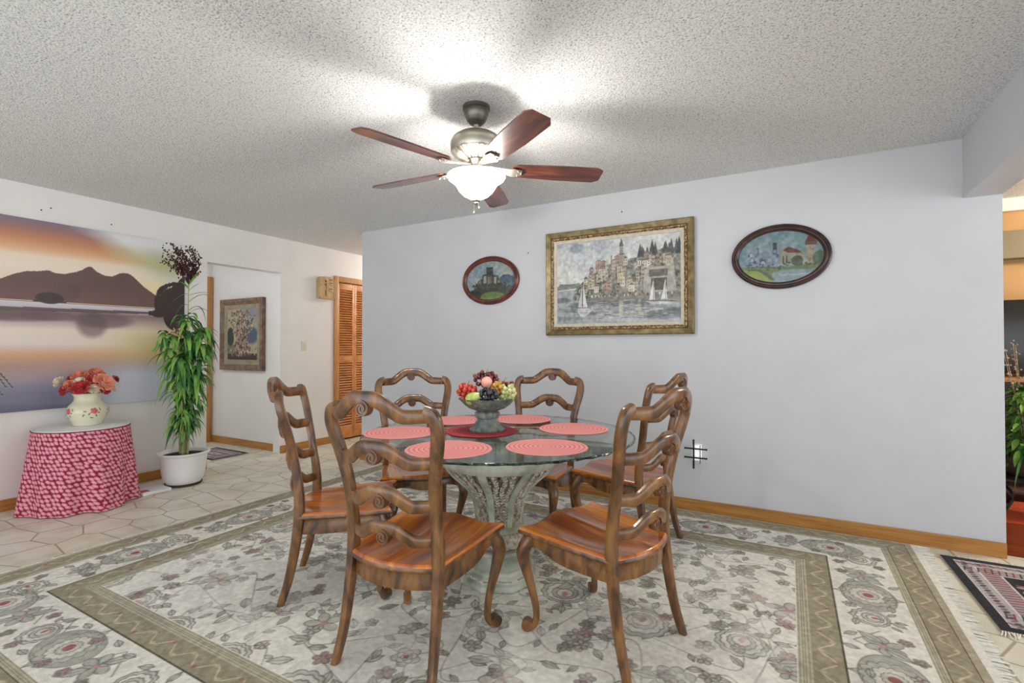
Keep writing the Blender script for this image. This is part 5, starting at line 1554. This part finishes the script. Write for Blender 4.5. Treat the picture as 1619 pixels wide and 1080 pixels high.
for k in range(16):
    az = 2 * PI * k / 16 + r2.uniform(-.15, .15)
    if k == 0: az = 1.45
    if k == 1: az = 1.75
    if k == 2: az = 1.05
    L = r2.uniform(.26, .34) + (.09 if k < 3 else 0); bm = bmesh.new(); P = []
    if math.cos(az) < -.3: L *= .7
    for i in range(14):
        t = i / 13; P.append(Vector((math.cos(az) * L * t, math.sin(az) * L * t, 0.13 + L * (1.1 * t - 1.45 * t * t) + (0.05 if k < 2 else 0))))
    tube(bm, P, 0.002, 5)
    sd = Vector((-math.sin(az), math.cos(az), 0))
    for i in range(2, 14):
        for q in (0, .5):
            c_ = P[i] if q == 0 or i == 13 else (P[i] + P[i + 1]) / 2
            ll = 0.06 * math.sin(PI * min(.97, (i + q) / 14 + .08)) + .008
            for s in (-1, 1): leaf(bm, c_, sd * s + Vector((math.cos(az) * .4, math.sin(az) * .4, -.25)), (0, 0, 1), ll, .014, .2, seg=3)
    ob('frond', bm, 'leafdark', fe)

# flat white scale on the floor
sc_ = thing('bathroom_scale', 'flat white scale lying on the tiles between skirted table and plant pot', 'scale', (-4.69, 2.145, 0), math.radians(-3))
ob('scale_body', bx(-0.16, 0.16, -0.105, 0.105, 0.0, 0.026, bev=0.008), 'whitepl', sc_)
M['redplastic'] = mottled('red_mark', [(0.3, '#b83a34'), (0.7, '#cc4c44')], (20, 20, 20), 2, 0.5)
ob('red_dial', bx(0.06, 0.13, -0.10, -0.04, 0.026, 0.0275, bev=0.0005), 'redplastic', sc_)

# ------------------------------------------------------------------ small wall fittings
M['chime'] = mottled('carved_oak', [(0.3, '#a88658'), (0.7, '#cbac7c')], (10, 30, 10), 4, 0.5)
ch = thing('door_chime', 'carved wooden door chime box high beside the closet door', 'door chime', (LX, 4.215, 1.80))
bm = bmesh.new()
W2 = 0.118; prof = [(-W2, 0.0), (W2, 0.0), (W2, 0.235)] + [(W2 * math.cos(t), 0.235 + 0.04 * math.sin(t)) for t in np.linspace(0.0, PI, 12)] + [(-W2, 0.235)]
fr = [bm.verts.new((0.055, y, z)) for y, z in prof]; bk_ = [bm.verts.new((-0.002, y, z)) for y, z in prof]
bm.faces.new(fr); bm.faces.new(list(reversed(bk_)))
for i in range(len(prof)):
    k = (i + 1) % len(prof); bm.faces.new((fr[i], bk_[i], bk_[k], fr[k]))
bmesh.ops.remove_doubles(bm, verts=bm.verts, dist=1e-5)
ob('chime_box', bm, 'chime', ch, smooth=False)
bm = bmesh.new()
box(bm, 0.055, 0.062, -0.012, 0.004, 0.03, 0.225)
for s, (ya, yb) in enumerate([(-.095, -.012), (.004, .095)]):
    for zz in (0.08, 0.16):
        n_ = 6
        for i in range(n_):
            t0, t1 = i / n_, (i + 1) / n_
            y0_, y1_ = ya + (yb - ya) * t0, ya + (yb - ya) * t1
            q = (t0 + .5 / n_) if s == 0 else 1 - (t0 + .5 / n_)
            box(bm, 0.055, 0.060, y0_, y1_ + .001, zz + q * .035, zz + q * .035 + 0.014)
for y0_ in (-W2, W2 - .012): box(bm, 0.055, 0.060, y0_, y0_ + .012, 0.0, 0.235)
box(bm, 0.055, 0.060, -W2, W2, 0.0, 0.014)
ob('carved_branches', bm, 'chime', ch, smooth=False)
bm = bmesh.new()
for (a_, b_, z0, z1) in [(-.034, -.020, .165, .235), (-.032, -.024, .03, .12), (.03, .085, .235, .243), (.03, .075, .196, .204), (.03, .075, .12, .129)]:
    box(bm, 0.0552, 0.0566, a_, b_, z0, z1)
o = ob('sound_slots', bm, 'louverdark', ch, smooth=False); o['label'] = 'dark slots'
sw = thing('light_switch', 'ivory light switch plate on the wall left of the closet door', 'switch', (LX, 3.925, 1.215))
ob('plate', bx(0.0, 0.006, -0.036, 0.036, -0.058, 0.058, bev=0.002), 'ivory', sw)
ob('toggle', bx(0.005, 0.016, -0.006, 0.006, -0.008, 0.016, bev=0.001), 'ivory', sw)
for z in (-.03, .03):
    bm = bmesh.new(); ball(bm, (0.0065, 0, z), 0.0035, 1); ob('screw', bm, 'darknickel', sw)
nl = thing('night_light', 'black iron lattice night light glowing on the back wall near baseboard', 'night light', (-0.593, BY, 0.43))
M['nlglow'] = emis('night_light_panel', (0.95, 0.97, 1.0, 1), 0.45)
ob('outlet_plate', bx(-0.035, 0.035, -0.005, -0.0005, -0.065, 0.065, bev=0.001), 'whitepl', nl)
ob('light_panel', bx(-0.028, 0.032, -0.045, -0.005, -0.05, 0.05, bev=0.004), 'nlglow', nl)
bm = bmesh.new()
box(bm, -0.022, -0.010, -0.060, -0.046, -0.105, 0.095, bev=0.002)
for z in (0.035, -0.030): box(bm, -0.072, 0.070, -0.064, -0.052, z - .005, z + .005, bev=0.002)
for p in [(-.016, -.053, .095), (-.016, -.053, -.105), (-.016, -.053, .075), (-.016, -.053, -.085), (-.074, -.058, .035), (.072, -.058, .035), (-.074, -.058, -.03), (.072, -.058, -.03)]: ball(bm, p, 0.0085, 1)
ob('iron_lattice', bm, 'iron', nl)
bm = bmesh.new(); box(bm, 0.026, 0.033, -0.058, -0.046, -0.07, 0.06, bev=0.001); ob('pale_bar', bm, 'nickel', nl)  # second lattice upright, coloured pale for the light it reflects
for i, (p, r_, lb) in enumerate([((-1.153, BY - .001, 2.28), 'Y', 'tiny nail in the back wall just above the framed painting'), ((-1.992, BY - .001, 2.03), 'Y', 'tiny nail in the back wall between the small oval and the framed painting'),
                  ((LX + .001, 1.547, 2.262), 'X', 'tiny nail in the left wall above the mural, leftmost of three'), ((LX + .001, 1.605, 2.29), 'X', 'tiny nail in the left wall above the mural, middle and highest of three'), ((LX + .001, 2.0, 2.248), 'X', 'tiny nail in the left wall above the mural, rightmost of three')]):
    bm = bmesh.new(); ball(bm, (0, 0, 0), 0.006, 1)
    o = ob('nail', bm, 'iron', loc=p); tag(o, lb, 'nail', 'nails left in the walls')

# ------------------------------------------------------------------ the room seen past the right end of the back wall
tvs = thing('television_stand', 'dark wooden shelf unit under the television in the next room', 'cabinet', (1.82, 5.445, 0))
for x in (-.62, .58): ob('side_panel', bx(x, x + .04, -.16, .16, 0, .93, bev=.004), 'darkcab', tvs)
for z in (.06, .48, .93): ob('shelf', bx(-.66, .66, -.17, .17, z, z + .035, bev=.004), 'oak' if z > .9 else 'darkcab', tvs)
ob('back_panel', bx(-.60, .60, .14, .155, .06, .93), 'darkcab', tvs)
tv = thing('television', 'dark flat television on the shelf unit in the next room', 'television', (2.08, 5.46, 0.9655))
ob('screen', bx(-.62, .62, -.02, -.012, .05, .60, bev=.002), 'blackmat', tv)
ob('bezel', bx(-.64, .64, -.012, .03, .03, .62, bev=.006), 'blackmat', tv)
ob('stand', bx(-.2, .2, -.10, .10, 0, .03, bev=.005), 'blackmat', tv)
o = ob('red_rug', bx(1.2, 3.0, 4.62, 5.25, 0, .012, bev=.004), 'redrug'); tag(o, 'plain orange-red rug on the hardwood of the next room', 'rug')
lamp = thing('table_lamp', 'small table lamp with pale shade on the shelf unit next door', 'lamp', (1.28, 5.38, 0.9655))
ob('lamp_base', lathed([(.05, 0), (.055, .01), (.02, .03), (.03, .08), (.012, .13), (.008, .17)], seg=24), 'darknickel', lamp)
ob('lamp_shade', lathed([(.095, .15), (.045, .24)], seg=32, cap0=False, cap1=False), 'cream', lamp)
ps = thing('iron_plant_stand', 'black scrolled iron plant stand at the right edge in the next room', 'stand', (1.45, 4.80, 0.0125))
ob('tray', lathed([(.16, .27), (.17, .275), (.17, .29), (.16, .292)], seg=32), 'iron', ps)
for k in range(4):
    a = .5 + k * PI / 2
    bm = bmesh.new(); d = Vector((math.cos(a), math.sin(a), 0))
    tube(bm, catmull([d * .15 + Vector((0, 0, .272)), d * .17 + Vector((0, 0, .20)), d * .10 + Vector((0, 0, .13)), d * .15 + Vector((0, 0, .05)), d * .21 + Vector((0, 0, .012)), d * .235 + Vector((0, 0, .035)), d * .215 + Vector((0, 0, .05))], 6), .010, 8)
    ob('leg', bm, 'iron', ps)
gp = thing('leafy_houseplant', 'bushy green houseplant with drooping leaves at the right edge', 'plant', (1.45, 4.80, 0.305))
ob('pot', lathed([(.09, 0), (.10, .004), (.125, .12), (.13, .13), (.12, .13), (.11, .11)], seg=32), 'darkpl', gp)
r2 = random.Random(17); bA = bmesh.new(); bB = bmesh.new()
for k in range(300):
    az = r2.random() * 6.28; z = r2.uniform(.10, .62); rad = .12 * math.sin(min(1, z / .62 * .9 + .15) * PI) * r2.random() + .01
    leaf(bA if k % 3 else bB, (math.cos(az) * rad, math.sin(az) * rad, z), (math.cos(az), math.sin(az), r2.uniform(-.5, .8)), (0, 0, 1), r2.uniform(.07, .13), r2.uniform(.025, .045), r2.uniform(.3, .9))
for k in range(26):
    az = r2.random() * 6.28
    leaf(bB, (math.cos(az) * .08, math.sin(az) * .08, .13), (math.cos(az), math.sin(az), .6), (0, 0, 1), r2.uniform(.16, .24), .016, 1.3, seg=7)
ob('foliage', bA, 'leaf', gp); ob('foliage', bB, 'leafdark', gp)['label'] = 'darker, longer leaves'
bm = bmesh.new()
for k in range(9):
    az = r2.random() * 6.28; L = r2.uniform(.70, .98)
    P = catmull([(0, 0, .1), (math.cos(az) * .04, math.sin(az) * .04, L * .5), (math.cos(az) * .11, math.sin(az) * .11, L)], 8)
    tube(bm, P, .0025, 5)
    for q in P[8:]:
        for _ in range(2): ball(bm, q + Vector((r2.gauss(0, .012), r2.gauss(0, .012), r2.gauss(0, .01))), .007, 1)
M['dryplume'] = mottled('dry_plume', [(0.3, '#9a8068'), (0.7, '#c8b098')], (40, 40, 40), 2, 0.8)
ob('dried_sprays', bm, 'dryplume', gp)

# ------------------------------------------------------------------ lights
def ceiling_lamp(x, y, e, col, label, rad=.12):
    t = thing('flush_ceiling_light', label, 'ceiling light', (x, y, CH))
    ob('lamp_base', lathed([(.13, 0), (.13, -.02), (.11, -.03)], seg=32), 'whitepl', t)
    L = bpy.data.lights.new('bulb', 'POINT'); L.energy = e; L.color = col; L.shadow_soft_size = rad
    lo = bpy.data.objects.new('bulb', L); COL.objects.link(lo); lo.parent = t; lo.location = (0, 0, -.16)
ceiling_lamp(-4.45, 5.9, 32, (1, .95, .88), 'flush ceiling light in the passage behind the back wall')
ceiling_lamp(-5.75, 1.7, 19, (.92, .96, 1.0), 'unseen lamp added to light the side hall behind the left wall')  # added in place of window light, so the closed hall is lit
ceiling_lamp(2.6, 4.7, 75, (1, .84, .62), 'flush ceiling light in the next room at right')
w = bpy.data.worlds.new('daylight'); scene.world = w; w.use_nodes = True
bg = w.node_tree.nodes['Background']; bg.inputs[0].default_value = (0.90, 0.95, 1.0, 1); bg.inputs[1].default_value = 1.0
wn = w.node_tree; tcw = N(wn, 'ShaderNodeTexCoord'); spw = N(wn, 'ShaderNodeSeparateXYZ'); wn.links.new(tcw.outputs['Generated'], spw.inputs[0])
mr = N(wn, 'ShaderNodeMapRange'); mr.inputs[1].default_value = -0.25; mr.inputs[2].default_value = 0.1; mr.inputs[3].default_value = 3.0; mr.inputs[4].default_value = 1.75
wn.links.new(spw.outputs['Z'], mr.inputs[0]); wn.links.new(mr.outputs[0], bg.inputs[1])
scene.view_settings.view_transform = 'Standard'; scene.view_settings.look = 'None'
scene.view_settings.exposure = 0.32; scene.view_settings.gamma = 1.0
scene.view_settings.use_curve_mapping = False
try:
    scene.cycles.use_denoising = True
    scene.cycles.denoiser = 'OPENIMAGEDENOISE'
except Exception: pass
scene.cycles.max_bounces = 8; scene.cycles.diffuse_bounces = 5; scene.cycles.glossy_bounces = 4; scene.cycles.transparent_max_bounces = 12
scene.cycles.sample_clamp_indirect = 6.0; scene.cycles.caustics_reflective = False; scene.cycles.caustics_refractive = False
